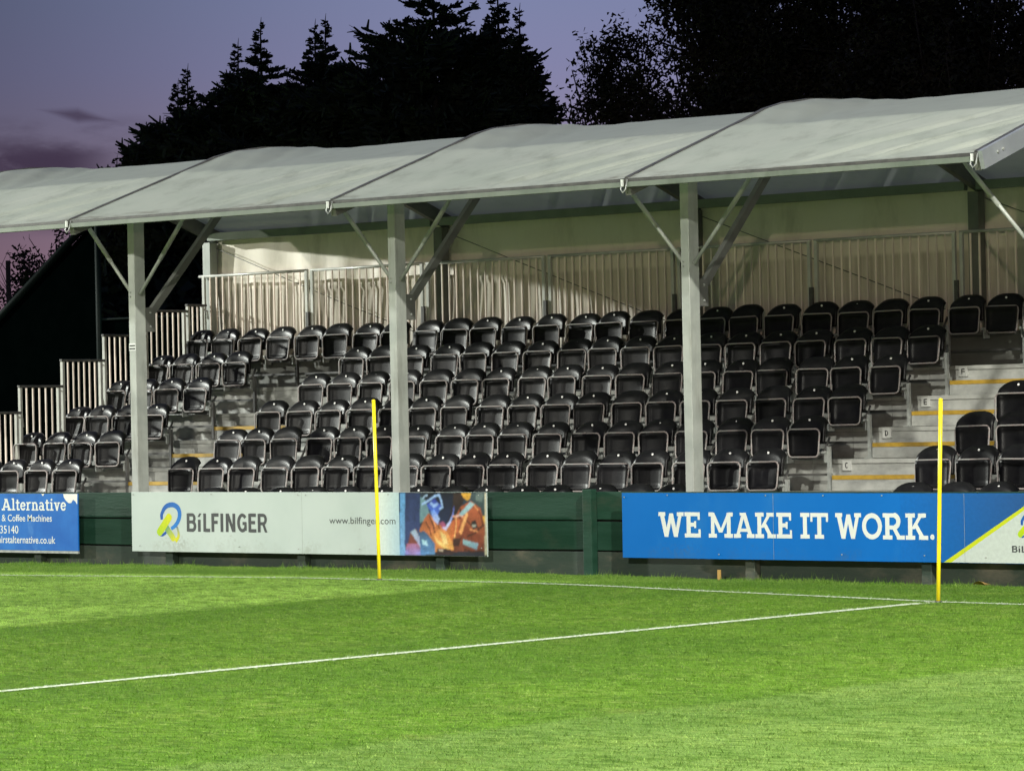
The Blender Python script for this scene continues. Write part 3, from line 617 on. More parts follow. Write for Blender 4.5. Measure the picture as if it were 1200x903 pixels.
pr.build('printed_picture', M['print'], bB)
screws(bB, [(.03, .61), (1.2, .615), (2.45, .61), (2.56, .61), (3.7, .615), (4.9, .61), (.12, .06), (1.6, .065), (2.45, .05), (3.3, .06), (4.93, .085)])
# right board: blue with slogan and white corner
bW = board(-21.782, -1.287, 5.0, .622, M['blue'], 'long blue board with white slab serif slogan on the right')
for txt, u0, u1 in (('WE', .44, .944), ('MAKE', 1.034, 1.999), ('IT', 2.09, 2.402), ('WORK.', 2.482, 3.573)):
    pr = Print(); strokes(pr, txt, slab(), u0, u1, .205, .438, .05); pr.build('lettering', M['lettering'], bW)
pr = Print(z0=.0005); d0, d1 = s(10, 105, 190), s(50, 80, 125)
pr.poly([(3.2, .003), (3.66, .003), (4.72, .6), (4.72, .619), (3.2, .619)], cols=[(.0015, .132, .48), (.003, .11, .39), (.02, .075, .22), (.02, .075, .22), (.0015, .132, .48)])
pr.poly([(3.655, .003), (3.74, .003), (4.72, .587), (4.75, .619), (4.69, .619)], (.50, .57, .015)); pr.poly([(3.735, .003), (4.997, .003), (4.997, .619), (4.745, .619)], (.49, .555, .52))
logo(pr, 4.455, .215, .62); pr.build('printed_corner', M['print'], bW)
pr = Print(z0=.0012); strokes(pr, 'BiLFINGER', SANS, 4.374, 4.85, .1, .158, .09); pr.build('lettering', M['greyletter'], bW)
for u in (1.783, 3.88): MB().box(u-.0012, u+.0012, -.0016, .001, .004, .618).build('joint', M['zinc'], bW)
screws(bW, [(.03, .58), (.55, .602), (1.7, .60), (2.35, .60), (3.0, .60), (1.15, .045), (2.55, .06), (3.45, .06), (4.1, .05)])

# ------------------------------------------------------------------ stand: decks, risers, aisle steps
row_y = lambda i: 31.05+.767*(i-1)
row_z = lambda i: -1.083+.329*(i-1)
edge = lambda i: row_y(i)-.38
stand = empty('seating_stand', (-26, 30, -1.42), 'grey metal terrace of stepped decks carrying the black seats', 'seating stand')
XL, XR = -34.55, -17.5
for i in range(0, 7):
    zt = row_z(i) if i else -1.40
    y0 = edge(i) if i else 29.75; y1 = edge(i+1)
    xx = XL
    while xx < XR-.1:
        x1 = min(xx+2.0, XR)
        put(MB().box(xx+.003, x1-.003, y0-.012, y1-.02 if i < 6 else y1+.30, zt-.045, zt), 'deck', M['deck'], stand, .004)
        if i: put(MB().box(xx+.003, x1-.003, y0+.004, y0+.022, (row_z(i-1) if i > 1 else -1.40)+.002, zt-.047), 'riser', M['riser'], stand)
        xx = x1
AIS = {'left': (-32.62, -31.12), 'right': (-22.10, -20.56)}
for a, (xa, xb) in AIS.items():
    for i in range(2, 6+1 if a == 'right' else 6):
        z0 = row_z(i-1) if i > 1 else -1.40; z1 = row_z(i); zm = (z0+z1)/2; ye = edge(i)
        s_ = put(MB().box(xa, xb, ye-.30, ye-.015, z0+.003, zm-.004), 'step', M['riser'], stand, .004)
        n_ = MB().box(xa+.005, xb-.005, ye-.306, ye-.24, zm-.045, zm).build('nosing', M['yellow'], s_, .003); n_.location = (0, 0, 0)
for i, ch in ((3, 'C'), (4, 'D'), (5, 'E'), (6, 'F')):
    e = edge(i)-.014; xc = -22.10+.03*0; zc_ = row_z(i)-.047-.012
    pl = put(MB().box(-22.155, -22.045, e-.004, e+.0155, row_z(i)-.118, row_z(i)-.012), 'row_plaque', M['plaque'], stand)
    pl['label'] = 'white plaque with black letter '+ch
    G = {'C': [('a', 0, 0, .018, .026, 50, 310)], 'D': [('v', -.016), ('a', -.012, 0, .026, .026, -90, 90)], 'E': [('v', -.016), ('h', .026), ('h', 0), ('h', -.026)], 'F': [('v', -.016), ('h', .026), ('h', 0)]}[ch]
    mb = MB(); yy = e-.0065; cx, cz = -22.10, row_z(i)-.065; q = .0055
    for g in G:
        yy -= .0004
        if g[0] == 'v': mb.box(cx+g[1]-q, cx+g[1]+q, yy, e-.0042, cz-.030, cz+.030)
        elif g[0] == 'h': mb.box(cx-.016, cx+.020, yy, e-.0042, cz+g[1]-q, cz+g[1]+q)
        else:
            _, ax, az_, rx, rz, a0, a1 = g
            mb.tube([(cx+ax+rx*math.cos(R(a0+(a1-a0)*k/12)), e-.0045, cz+az_+rz*math.sin(R(a0+(a1-a0)*k/12))) for k in range(13)], q, 5)
    o = mb.build('letter', M['ink'], pl); o.location = (0, 0, 0)

# ------------------------------------------------------------------ seats
def rounded_loop():
    pts = []; w_, z0, z1, r_ = .208, .362, .655, .050
    for (cx, cz, a0, wz) in ((w_-r_, z1-r_, 0, 0), (-w_+r_, z1-r_, 90, 0), (-w_+r_+.012, z0+r_, 180, 0), (w_-r_-.012, z0+r_, 270, 0)):
        for k in range(5):
            a = R(a0+22.5*k); z = cz+r_*math.sin(a); pts.append((cx+r_*math.cos(a), -.004+.03*(z-z0)/(z1-z0), z))
    return pts
def pan_fn(u, v):
    x = (u-.5)*2; z = .368+v*.281; hw = .199-.010*(1-v)
    rim = max(abs(x), abs(v-.5)*2); e = max(0, min(1, (1-rim)/.16)); e = e*e*(3-2*e)
    return (x*hw, .004+.03*v+e*(.018+.026*(1-x*x)), z)
def back_fn(u, v):
    x = (u-.5)*2; X = x*.220; top = .797-.080*abs(x)**3.0; z = .50+v*(top-.50)
    roll_ = max(0, (v-.72)/.28)
    return (X,   .088+.12*(z-.5)-.036*x*x+.045*roll_**2.2, z)
me_frame = MB().tube(rounded_loop(), .0098, 6, closed=True).mesh('seat_frame', M['tube'])
me_pan = MB().shell(pan_fn, 10, 7, .014).mesh('seat_pan', M['pan'])
me_back = MB().shell(back_fn, 12, 8, .032).mesh('backrest', M['plastic'])
yb = back_fn(.5, (.748-.5)/.30)[1]
me_disc = MB().tube([(0, yb+.004, .748), (0, yb-.003, .749)], .0125, 10).mesh('number_disc', M['white'])
mb = MB(); mb.box(.213, .243, .02, .09, .395, .42); mb.box(.222, .236, .05, .16, .30, .40); mb.tube([(.205, .05, .41), (.25, .05, .41)], .012, 6)
me_brk = mb.mesh('hinge_bracket', M['zinc'])
mb = MB(); mb.tube([(-.21, .08, .40), (-.21, .19, .56)], .013, 6); mb.tube([(.205, .08, .40), (.205, .19, .56)], .013, 6); mb.box(-.235, .235, .10, .14, .335, .375)
me_bar = mb.mesh('support_bar', M['darkrail'])
ORD = 'first second third fourth fifth sixth seventh eighth ninth tenth eleventh twelfth thirteenth fourteenth fifteenth sixteenth seventeenth eighteenth nineteenth twentieth twenty-first twenty-second twenty-third twenty-fourth twenty-fifth twenty-sixth twenty-seventh twenty-eighth twenty-ninth thirtieth'.split()
ROWN = ['front', 'second', 'third', 'fourth', 'fifth', 'sixth', 'top']
SP = .4855
left = [-34.345+SP*k for k in range(4)]
mid = [-30.868, -30.386, -29.902]+[-29.357+2*m+SP*k for m in range(3) for k in range(4)]+[-23.357, -22.872, -22.385]
right = [-20.29, -19.80, -19.31, -18.70, -18.22]
rows = {0: {'middle': [-29.68, -29.18, -28.62, -28.11, -27.61, -27.11, -26.55, -26.05, -25.57, -25.09, -24.61, -24.0, -23.51, -23.04], 'right': [-20.09, -19.59, -19.1, -18.5]},
        6: {'whole': [-34.328+2*m+SP*k for m in range(8) for k in range(4)][:30]}}
for i in range(1, 6): rows[i] = {'left': left[:], 'middle': mid[:], 'right': right[:]}
for i, d in rows.items():
    for blk, xl in d.items():
        for k, x in enumerate(xl):
            if blk == 'right' and x > (-17.9 if i < 3 else -19.0): continue
            if i == 6: lab = f'black tip-up seat, {ORD[k]} from the left in the long top row'
            else: lab = f'black tip-up seat, {ORD[k]} from the left in the {ROWN[i]} row of the {blk} block'
            zb = row_z(i) if i else -1.40-.035
            t = empty('tip_up_seat', (x, row_y(i), zb), lab, 'seat', 'black tip-up seats in the stand', rot=(R(random.uniform(-2.2, 2.2)), R(random.uniform(-.8, .8)), R(random.uniform(-2.8, 2.8))))
            for nm, me_ in (('seat_frame', me_frame), ('seat_pan', me_pan), ('backrest', me_back), ('number_disc', me_disc), ('hinge_bracket', me_brk), ('support_bar', me_bar)):
                o = link_mesh(nm, me_, t)
                if nm in ('seat_frame', 'seat_pan'): o.rotation_euler.x = R(random.uniform(-1.2, 2.8))
                if nm == 'backrest': o.rotation_euler.x = R(random.uniform(-1.2, 1.2))
put(MB().box(-34.5, XR, 35.20, 35.215, row_z(6)+.004, row_z(6)+.36), 'kick_panel', M['rafter'], stand)
# row legs: posts at the block ends and every second gap, with a foot plate
for i, d in rows.items():
    zb = row_z(i) if i else -1.40
    for blk, xl in d.items():
        xl = [x for x in xl if not (blk == 'right' and x > -17.9)]
        ends = [xl[0]-.25]+[(a+b)/2 for a, b in zip(xl[1::2], xl[2::2])]+[xl[-1]+.255]
        for x in ends:
            mb = MB().box(x-.017, x+.017, row_y(i)+.07, row_y(i)+.11, zb+.001, zb+.47); mb.box(x-.03, x+.03, row_y(i)+.02, row_y(i)+.18, zb+.001, zb+.009)
            put(mb, 'seat_post', M['zinc'] if i and x > -27 else M['darkrail'], stand)
        a, b = xl[0]-.25, xl[-1]+.25
        put(MB().box(a, b, row_y(i)+.11, row_y(i)+.15, zb+.16, zb+.185), 'tie_bar', M['darkrail'], stand)

# ------------------------------------------------------------------ guard rails
me_bal = MB().box(-.009, .009, -.009, .009, 0, 1).mesh('baluster', M['rail_warm'])
me_post = MB().box(-.021, .021, -.018, .018, 0, 1).mesh('post', M['rail'])
def inst(name, me_, parent, loc, h):
    o = link_mesh(name, me_, parent, loc); o.scale = (1, 1, h); return o
RT = 2.085; z6 = row_z(6)
XB = [-34.60]+[-34.328-.30+2*m for m in range(1, 9)]
names_at = ['behind the left end of the top row', 'second from the left behind the top row', 'third from the left behind the top row', 'fourth from the left behind the top row', 'fifth from the left behind the top row', 'sixth from the left behind the top row', 'seventh from the left behind the top row', 'eighth from the left behind the top row']
for m, (a, b) in enumerate(zip(XB[:-1], XB[1:])):
    if a > -17.5: continue
    t = empty('guard_rail', (a, 35.3, z6), 'upright bar guard rail panel, '+names_at[m], 'guard rail', 'guard rail panels behind the top row')
    L = b-a-.05; hr = RT-z6; rs = .0035
    MB().tube([(-.06 if m == 0 else 0, 0, hr+rs*a*0), (L, 0, hr)], .019, 8).build('top_rail', M['rail'], t)
    MB().box(.02, L-.02, -.012, .012, .12, .15).build('bottom_rail', M['rail'], t)
    inst('post', me_post, t, (.025, 0, 0), hr); inst('post', me_post, t, (L-.025, 0, 0), hr)
    nb = 15
    for k in range(nb): inst('baluster', me_bal, t, (.025+(L-.05)*(k+1)/(nb+1), 0, .15), hr-.155)
    if m: MB().box(-.05, -.005, -.06, -.021, .0, .98).build('stub_post', M['darkrail'], t)
steps_ = [(31.13, 31.87, .315, 'lowest'), (31.87, 32.6, .645, 'second'), (32.61, 33.35, .975, 'third'), (33.36, 34.1, 1.30, 'fourth'), (34.12, 34.9, 1.63, 'fifth'), (34.91, 35.25, 1.71, 'short top')]
for a, b, zt, nm in steps_:
    zb = zt-1.35; t = empty('stair_rail', (-34.52, a, zb), f'upright bar rail on the stand\'s left side, {nm} panel of the climb', 'guard rail', 'stepped guard rails up the left side of the stand')
    L = b-a; h = zt-zb
    MB().box(-.025, .025, -.01, L+.02, h-.03, h).build('top_rail', M['darkrail'], t, .006)
    inst('post', me_post, t, (0, .02, 0), h-.032); inst('post', me_post, t, (0, L-.05, 0), h-.032)
    nb = max(2, int(L/.105)-1)
    for k in range(nb): inst('baluster', me_bal, t, (0, .02+(L-.07)*(k+1)/(nb+1), .1), h-.135)
    MB().tube([(0, L-.05, h-.06), (0, L+.05, h-.09), (0, L+.06, h-.2)], .012, 6).build('return_bar', M['rail'], t)

# ------------------------------------------------------------------ canopy
can = empty('stand_canopy', (-26.5, 32.6, -1.42), 'white fabric roofed canopy on grey metal columns over the seats', 'canopy')
TX = [-34.58, -30.48, -26.46, -22.48, -18.375]
PY = [28.97, 31.0, 31.35, 31.7, 32.15, 32.65]; PZ = [2.43, 3.12, 3.245, 3.33, 3.392, 3.42]
def prof(Y):
    Y = 65.30-Y if Y > 32.65 else Y
    return float(np.interp(Y, PY, PZ))
def mid_prof(Y):
    Y = 65.30-Y if Y > 32.65 else Y
    return float(np.interp(Y, [28.97, 30.72, 32.65], [2.43, 3.005, 3.36]))
ss = lambda t: (lambda q: q*q*(3-2*q))(max(0, min(1, t)))
for b, (xa, xb) in enumerate(zip(TX[:-1], TX[1:])):
    ph = random.uniform(0, 6)
    def fn(u, v, xa=xa, xb=xb, ph=ph):
        Y = 28.965+v*(36.335-28.965); X = xa+.028+u*(xb-xa-.056)
        m = ss(u/.22)*ss((1-u)/.05); z = prof(Y)*(1-m)+mid_prof(Y)*m
        d = min(v, 1-v)*7.37                                    # metres up from the nearest eave
        # tension creases fanning from the right-hand eave corner and from the left ridge
        cr = ss((u-.30)/.5)*ss((1-u)/.05)*ss(1.25-d/1.8)*ss(d/.35)
        q_ = X-.94*d; wv = math.sin(q_*19+ph)+.8*math.sin(q_*26+ph*2.3)+.6*math.sin(q_*11.3+ph*.7)
        z += cr*.008*wv*abs(wv)*.8
        cl_ = ss((.5-u)/.4)*ss((d-1.2)/.6); z += cl_*.005*math.sin((X+.5*d)*15+ph)
        z += .004*math.sin(X*3+ph)*math.sin(d*2)*m
        z -= .012*math.sin(u*math.pi)*ss(1-d/.8)
        return (X, Y, z+.012)
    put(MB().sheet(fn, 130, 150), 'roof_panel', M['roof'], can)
for xi_, x in enumerate(TX):
    endg = xi_ in (0, 4)
    ys_ = [28.99, 31.0, 31.35, 31.7, 32.15, 32.65, 33.15, 33.6, 33.95, 34.3, 36.31]
    # keder rail with its seam on top, rafter below
    mb = MB()
    for a, b in zip(ys_[:-1], ys_[1:]): mb.beam((x, a, prof(a)+.012), (x, b, prof(b)+.012), .05, .022)
    put(mb, 'keder_rail', M['darkrail'], can)
    mb = MB(); wd = .075
    for a, b in zip(ys_[:-1], ys_[1:]): mb.beam((x, a, prof(a)-.083), (x, b, prof(b)-.083), wd, .165)
    if xi_ == 4:
        mb2 = MB()
        for a, b in zip(ys_[:-1], ys_[1:]): mb2.beam((x+.062, a-.02, prof(a)-.07), (x+.062, b, prof(b)-.07), .045, .175)
        ga = put(mb2, 'gable_beam', M['alu_grey'], can)
        for yy in (29.22, 29.31): MB().tube([(x+.083, yy, prof(yy)-.06), (x+.096, yy, prof(yy)-.06)], .016, 8).build('bolt', M['zinc'], ga)
    put(mb, 'rafter', M['rafter'], can)
    # front column, two sloping braces along the row and one knee brace under the rafter
    gzc = float(gz(x, 30.0))
    co = put(MB().box(x-.0525, x+.0525, 29.925, 30.095, gzc-.1, prof(30.0)-.17), 'column', M['alu'], can, .006)
    mb = MB()
    for sgn in (-1, 1): mb.tube([(x+sgn*.06, 30.0, 1.61), (x+sgn*.42, 30.0, 2.02), (x+sgn*.86, 30.0, 2.52)], .022, 8)
    for sgn in (-1, 1):
        if endg and ((xi_ == 0) == (sgn < 0)): continue
        br = put(MB().tube([(x+sgn*.06, 30.0, 1.61), (x+sgn*.86, 30.0, 2.53)], .021, 8), 'brace', M['alu'], can)
        put(MB().tube([(x+sgn*.40, 30.0, 2.0), (x+sgn*.75, 30.0, 2.403)], .026, 8), 'brace_sleeve', M['alu'], can)
    kb = put(MB().beam((x+.0, 30.12, 1.29), (x, 31.85, 3.05), .06, .085, (0, -1, 1)), 'knee_brace', M['rafter'], can)
    put(MB().box(x-.04, x+.04, 30.096, 30.26, 1.18, 1.46), 'gusset', M['rafter'], can, .005)
    for zb_ in (1.24, 1.40): MB().tube([(x+.0405, 30.18, zb_), (x+.052, 30.18, zb_)], .013, 7).build('bolt', M['zinc'], kb)
    for zb_ in (1.585, 1.635):
        q_ = MB().tube([(x-.02, 29.926, zb_), (x-.02, 29.913, zb_)], .010, 7).build('bolt', M['zinc'], co)
    # rear column and its purlin plate
    put(MB().box(x-.07, x+.07, 35.36, 35.50, -1.45, 2.54), 'rear_column', M['rafter'] if xi_ else M['alu'], can, .005)
    # eave strap clip
    st = MB().tube([(x-.03, 28.955, 2.43), (x-.03, 28.925, 2.33), (x, 28.92, 2.295), (x+.03, 28.925, 2.33), (x+.03, 28.955, 2.43)], .007, 6)
    put(st, 'eave_strap', M['zinc'], can)
    put(MB().box(x-.030, x-.012, 28.925, 28.95, 2.36, 2.43), 'strap_buckle', M['lettering'], can)
    if xi_ == 1:
        nt_ = MB().box(x-.052, x+.052, 29.9215, 29.9245, .96, 1.045).build('notice', M['lettering'], co); nt_.location = (0, 0, 0)
        mb = MB()
        for k in range(2): mb.box(x-.045, x+.045, 29.920, 29.9212, .975+.035*k, .992+.035*k)
        o = mb.build('notice_print', M['ink'], co); o.location = (0, 0, 0)
for b, (xa, xb) in enumerate(zip(TX[:-1], TX[1:])):
    put(MB().box(xa+.035, xb-.035, 28.94, 29.0, 2.352, 2.405), 'eave_rail', M['eave'], can, .004)
    put(MB().box(xa+.03, xb-.03, 28.955, 29.02, 2.408, 2.438), 'eave_channel', M['darkrail'], can)
    put(MB().box(xa+.045, xb-.045, 29.97, 30.05, prof(30.0)-.16, prof(30.0)-.09), 'front_purlin', M['rafter'], can)
    put(MB().box(xa+.075, xb-.075, 35.30, 35.38, 2.555, 2.66), 'rear_purlin', M['eave'], can, .004)
    put(MB().box(xa+.045, xb-.045, 36.25, 36.32, 2.34, 2.41), 'rear_eave_rail', M['alu'], can)
    def wf(u, v, xa=xa, xb=xb):
        X = xa+u*(xb-xa)+(.02 if b == 0 else 0); z = .35+v*2.26
        y = 35.53+.012*math.sin(X*4.3)+.010*math.sin(X*9.1+z*1.2)+.02*math.sin(z*2+X*.7)
        f_ = ss((z-.4)/.3)*(1-ss((z-1.95)/.25)); y += f_*(.010*math.sin(X*11+1.9*math.sin(X*1.7)+z*.6)+.005*math.sin(X*23+z*2.2))
        y += .05*ss((1.86-z)/.04)*(.5+.5*math.sin(X*2.1))*.4
        return (X, y, z)
    put(MB().sheet(wf, 150, 36), 'wall_sheet', M['wall'], can)
# slack tie cables across the back bays
for xa, xb in zip(TX[:-1], TX[1:]):
    put(MB().tube([(xa+.12, 35.43, 2.46), (xa+1.2, 35.43, 2.07), (xa+2.4, 35.43, 1.64), (xb-.15, 35.43, 1.12)], .005, 5), 'tie_cable', M['darkrail'], can)

# ------------------------------------------------------------------ dark screen and pole beyond the left end
scr = empty('netting_screen', (-39.4, 38, -1.4), 'dark green netting screen on a steel post left of the stand', 'netting')
put(MB().quadbox([(-46, 38.02, -1.45), (-39.45, 38.02, -1.45), (-39.45, 38.04, -1.45), (-46, 38.04, -1.45), (-46, 38.02, -1.2), (-39.45, 38.02, 3.17), (-39.45, 38.04, 3.17), (-46, 38.04, -1.2)]), 'net', M['net'], scr)
put(MB().box(-46, -35.2, 38.1, 38.12, -1.45, 1.68), 'low_sheet', M['net'], scr)
put(MB().tube([(-39.4, 38, -1.45), (-39.4, 38, 3.9)], .045, 8), 'post', M['greenpost'], scr)
put(MB().tube([(-45.9, 37.99, -1.15), (-39.45, 37.99, 3.24)], .06, 8), 'brace', M['greenpost'], scr)
put(MB().tube([(-46, 38.05, 1.70), (-35.2, 38.05, 1.70)], .02, 6), 'top_wire', M['greenpost'], scr)
up_ = empty('wooden_pole', (-54.4, 50, -1.4), 'thin dark pole against the pink sky at the far left', 'pole')
MB().tube([(0, 0, 0), (0, 0, 4.9)], .05, 7).build('shaft', M['bark'], up_)

# ------------------------------------------------------------------ small things by the fence
pg = empty('marker_peg', (-20.62, 27.88, float(gz(-20.62, 27.88))), 'short orange wooden peg below the blue slogan board', 'peg')
MB().box(-.015, .015, -.012, .012, -.02, .10).build('stake', M['soil'], pg, .003)
lf = MB().sheet(lambda u, v: (-17.62+(u-.5)*.13, 27.72+(v-.5)*.10, float(gz(-17.6, 27.7))+.03+.03*math.sin(u*3.1)*math.cos(v*2)), 4, 4).build('fallen_leaf', M['soil'], None)
tag(lf, 'pale curled dead leaf on the grass below the white board corner', 'leaf')

# ------------------------------------------------------------------ trees
def quads(name, P, D, Nn, L, W_, mat, parent, tip=.25):
    """leaf-sized faces: base P, direction D, side vector Nn"""
    n = len(P); co = np.zeros((n, 4, 3)); L = L[:, None]; W_ = W_[:, None]
    co[:, 0] = P-Nn*W_*.5; co[:, 1] = P+Nn*W_*.5; co[:, 2] = P+D*L+Nn*W_*tip; co[:, 3] = P+D*L-Nn*W_*tip
    me = bpy.data.meshes.new(name); me.vertices.add(4*n); me.loops.add(4*n); me.polygons.add(n)
    me.vertices.foreach_set('co', co.ravel()); me.loops.foreach_set('vertex_index', np.arange(4*n)); me.polygons.foreach_set('loop_start', np.arange(0, 4*n, 4))
    me.materials.append(mat); me.update(); me.validate(); return link_mesh(name, me, parent)
def unit(a): return a/np.maximum(np.linalg.norm(a, axis=1, keepdims=True), 1e-6)
ss = lambda t: (lambda q: q*q*(3-2*q))(max(0, min(1, t)))
def conifer(x, y, top, rad, label, nb=260, slim=.75, group='conifers behind the stand'):
    zb = -1.42; h = top-zb; t = empty('conifer_tree', (x, y, zb), label, 'conifer', group)
    MB().tube([(0, 0, 0), (.03, 0, h*.5), (.0, .02, h*.98)], [.16, .09, .012], 7).build('trunk', M['bark'], t)
    P = []; D = []; S = []; L = []; W_ = []
    lump = rng.uniform(.75, 1.25, 40)
    for b in range(nb):
        f_ = (b+rng.uniform(0, 1))/nb; z = h*(.22+.778*f_); a = rng.uniform(0, 2*np.pi)
        dpt = h-z; rr = rad*(slim*min(1, dpt/.9)**.85*.17+1.0*ss(dpt/1.7-.40))*lump[int((f_*17+a*1.4)) % 40]*rng.uniform(.7, 1.15)+.03
        ns = max(7, int(11+rr*34)); tt = np.sort(rng.uniform(.02, 1, ns)**.75)
        rise = rng.uniform(.25, .75)
        bx = np.cos(a)*rr*tt; by = np.sin(a)*rr*tt; bz = z-.12*rr*tt+rise*rr*tt**2*.55
        base = np.stack([bx, by, bz], 1)
        sd = rng.choice([-1, 1], ns); spread = rng.uniform(.25, .95, ns)
        d = np.stack([np.cos(a+sd*spread), np.sin(a+sd*spread), rng.uniform(-.15, .75, ns)], 1); d = unit(d)
        sv = unit(np.cross(d, rng.normal(0, 1, (ns, 3))))
        l = (.10+.26*rr*(1-tt*.55))*rng.uniform(.6, 1.25, ns); l = np.minimum(l, .34)*(0.42+.58*min(1, dpt/1.6))
        P.append(base); D.append(d); S.append(sv); L.append(l); W_.append(np.minimum(.05+.10*l, .085)*rng.uniform(.6, 1.2, ns)*np.where(f_ > .93, .55, 1))
    P, D, S, L, W_ = map(np.concatenate, (P, D, S, L, W_))
    # drooping side twigs
    k = rng.random(len(P)) < .9; P2 = P[k]+D[k]*L[k][:, None]*rng.uniform(.2, .8, (k.sum(), 1)); D2 = unit(D[k]+rng.normal(0, .75, (k.sum(), 3))); S2 = unit(np.cross(D2, rng.normal(0, 1, D2.shape)))
    P = np.concatenate([P, P2]); D = np.concatenate([D, D2]); S = np.concatenate([S, S2]); L = np.concatenate([L, L[k]*.6]); W_ = np.concatenate([W_, W_[k]*.8])
    quads('crown', P, D, S, L, W_, M['needle'], t)
    # leader shoot
    ld = MB().tube([(0, .02, h-.25), (.01, .02, h), (.025, .02, h+.10)], [.012, .008, .003], 5)
    ld.build('leader', M['bark'], t)
# apex pixel positions in the photograph turned into real places 46-50 m away
CON = [(-48.55, 48.0, 5.35, 1.2, 'low leftmost conifer at the foot of the sloping tree line', .75), (-48.0, 48.4, 6.45, 1.6, 'stepped conifer second from the left in the sloping tree line', .8),
       (-47.15, 47.8, 6.62, 1.5, 'bushy conifer below the first tall spire', .7), (-46.35, 48.3, 7.05, 1.6, 'first tall spire from the left of the tree line', .9), (-45.3, 47.8, 7.30, 1.5, 'slender spire with a long wispy tip, second tall spire', .9),
       (-44.35, 48.2, 7.22, 1.5, 'third tall spire, close beside its wispier neighbour', .85), (-43.55, 47.6, 7.20, 1.6, 'conifer with a forked tip left of the gap in the tree line', .95), (-42.4, 48.0, 7.05, 1.5, 'round topped conifer before the tallest dark pair', 1.5),
       (-40.95, 47.5, 7.95, 1.3, 'tallest broad conifer whose top leaves the frame', 1.9), (-40.1, 48.2, 7.60, .8, 'tall conifer just right of the tallest one', 1.6), (-39.3, 47.8, 7.02, .28, 'narrow conifer at the right end of the tree line', 4.5), (-38.85, 46.8, 4.95, .45, 'small low conifer at the right foot of the tree line', .8)]
for x, y, top, rad, lab, sl in CON: conifer(x, y, top, rad, lab, 300, sl)
conifer(-49.75, 48.5, 5.15, .55, 'small thin conifer alone at the left end of the roof line', 120, .8)
def broadleaf(x, y, h, blobs, nleaf, label, lsize=(.05, .10), nbr=60, group='broadleaved trees behind the stand'):
    zb = -1.42; t = empty('broadleaved_tree', (x, y, zb), label, 'tree', group)
    mb = MB(); mb.tube([(0, 0, 0), (.05, 0, h*.35), (-.05, .05, h*.6), (0, 0, h*.9)], [.22, .16, .10, .02], 8); mb.build('trunk', M['bark'], t)
    mb = MB(); P = []; cw = np.array([b[3]*b[4]*b[5] for b in blobs])**.8; cw /= cw.sum()
    for b in blobs:
        for k in range(max(4, int(nbr/len(blobs)))):
            q = np.array(b[:3])+rng.normal(0, .45, 3)*np.array(b[3:6]); s0 = np.array([0, 0, rng.uniform(.3, .75)*h]); m_ = (s0+q)/2+rng.normal(0, .15, 3)
            mb.tube([tuple(s0), tuple(m_), tuple(q), tuple(q+rng.normal(0, .18, 3)+np.array([0, 0, .15]))], [.04, .022, .010, .004], 4)
    mb.build('limbs', M['bark'], t)
    for b, c in zip(blobs, cw):
        n = int(nleaf*c); ncl = max(8, n//45); cc = rng.normal(0, 1, (ncl, 3)); cc = unit(cc)*(rng.uniform(0, 1, (ncl, 1))**.45)
        idx = rng.integers(0, ncl, n); p = cc[idx]*np.array(b[3:6])+rng.normal(0, 1, (n, 3))*.13+np.array(b[:3]); P.append(p)
    P = np.concatenate(P); n = len(P); D = unit(rng.normal(0, 1, (n, 3))-np.array([0, 0, .3])); S = unit(np.cross(D, rng.normal(0, 1, (n, 3)))); L = rng.uniform(*lsize, n)
    quads('crown', P, D, S, L, L*.62, M['leaves'], t, tip=.18)
broadleaf(-37.5, 48.0, 8.0, [(0, 0, 7.0, .70, .6, 1.0), (-.25, 0, 5.9, .85, .7, 1.1), (.45, 0, 6.9, .75, .6, .9), (.75, 0, 5.8, .8, .7, 1.0)], 11000, 'smaller airy tree between the conifers and the big wood', (.05, .10), 40)
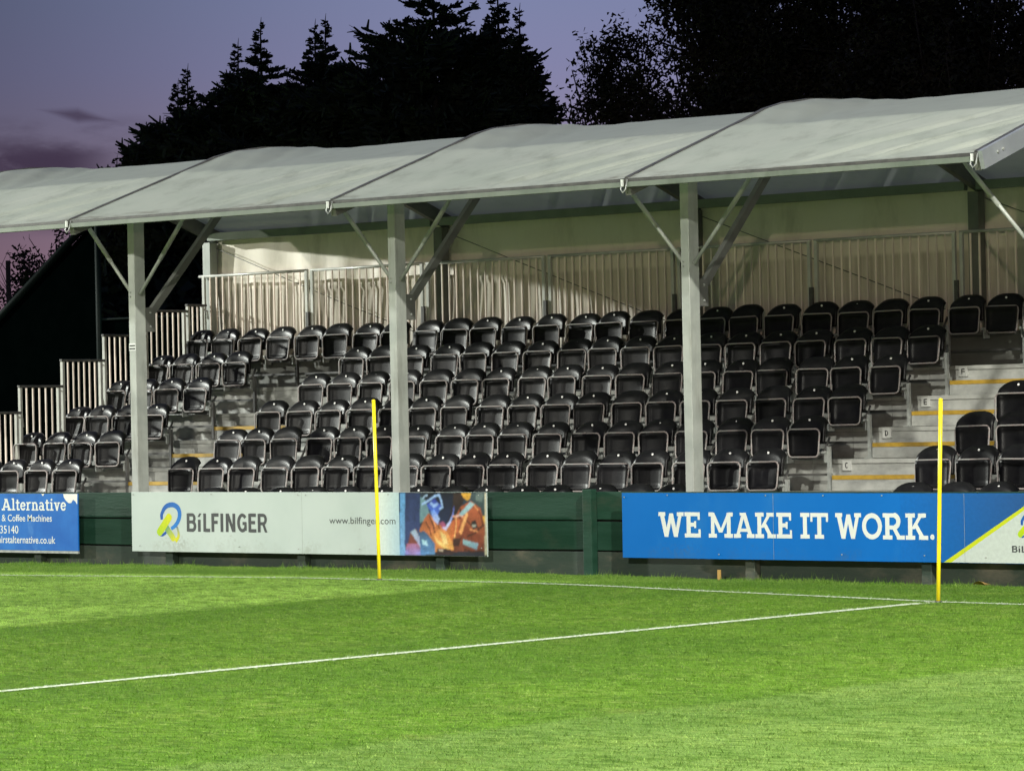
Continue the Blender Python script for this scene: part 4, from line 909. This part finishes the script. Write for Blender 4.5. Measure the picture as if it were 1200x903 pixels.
broadleaf(-35.4, 48.5, 10.5, [(0, 0, 8.2, 1.3, 1.2, 1.3), (-1.0, 0, 8.9, .8, .8, .55), (.9, 0, 7.0, 1.2, 1.2, 1.5), (-.5, 0, 6.0, 1.1, 1, 1.3)], 40000, 'tall leafy tree with a branch reaching over the gap', (.05, .11), 70)
broadleaf(-33.0, 49.0, 11.0, [(0, 0, 8.6, 1.6, 1.4, 1.6), (-.9, 0, 6.6, 1.5, 1.3, 1.4), (1.0, 0, 7.0, 1.5, 1.4, 1.5)], 44000, 'dense dark tree in the middle of the right-hand wood', (.05, .11), 60)
broadleaf(-30.9, 48.0, 10.5, [(0, 0, 8.3, 1.3, 1.2, 1.5), (-.6, 0, 6.4, 1.4, 1.3, 1.3), (.7, 0, 6.6, 1.1, 1.2, 1.2)], 30000, 'dark leafy tree right of the densest crown', (.05, .11), 60)
broadleaf(-28.9, 48.6, 10.0, [(0, 0, 8.0, 1.3, 1.2, 1.3), (-.2, 0, 6.4, 1.3, 1.2, 1.1), (.9, 0, 7.2, .8, 1, 1.1)], 15000, 'thin crowned tree at the right edge with sky showing through', (.05, .11), 60)
broadleaf(-63.6, 60.0, 6.6, [(0, 0, 4.9, 1.2, 1.0, 1.3), (-1.2, 0, 4.7, 1.0, 1, 1.1), (.9, 0, 3.9, 1.0, 1, 1.0), (-1.4, 0, 3.4, 1.0, 1, .8)], 3600, 'sparse twiggy tree seen under the roof at the far left', (.06, .13), 90)
hd = empty('hedge', (-40, 46.5, -1.42), 'dark evergreen hedge behind the stand under the trees', 'hedge')
n = 26000; P = np.stack([rng.uniform(-9.5, 16, n), rng.normal(0, .45, n), rng.uniform(0, 4.4, n)*(1-.15*rng.random(n))], 1); D = unit(rng.normal(0, 1, (n, 3))); S = unit(np.cross(D, rng.normal(0, 1, (n, 3))))
quads('crown', P, D, S, rng.uniform(.15, .38, n), rng.uniform(.10, .22, n), M['needle'], hd)
MB().tube([(-9, 0, .1), (-2, 0, .4), (6, .1, .3), (15.5, 0, .2)], .08, 5).build('stem', M['bark'], hd)
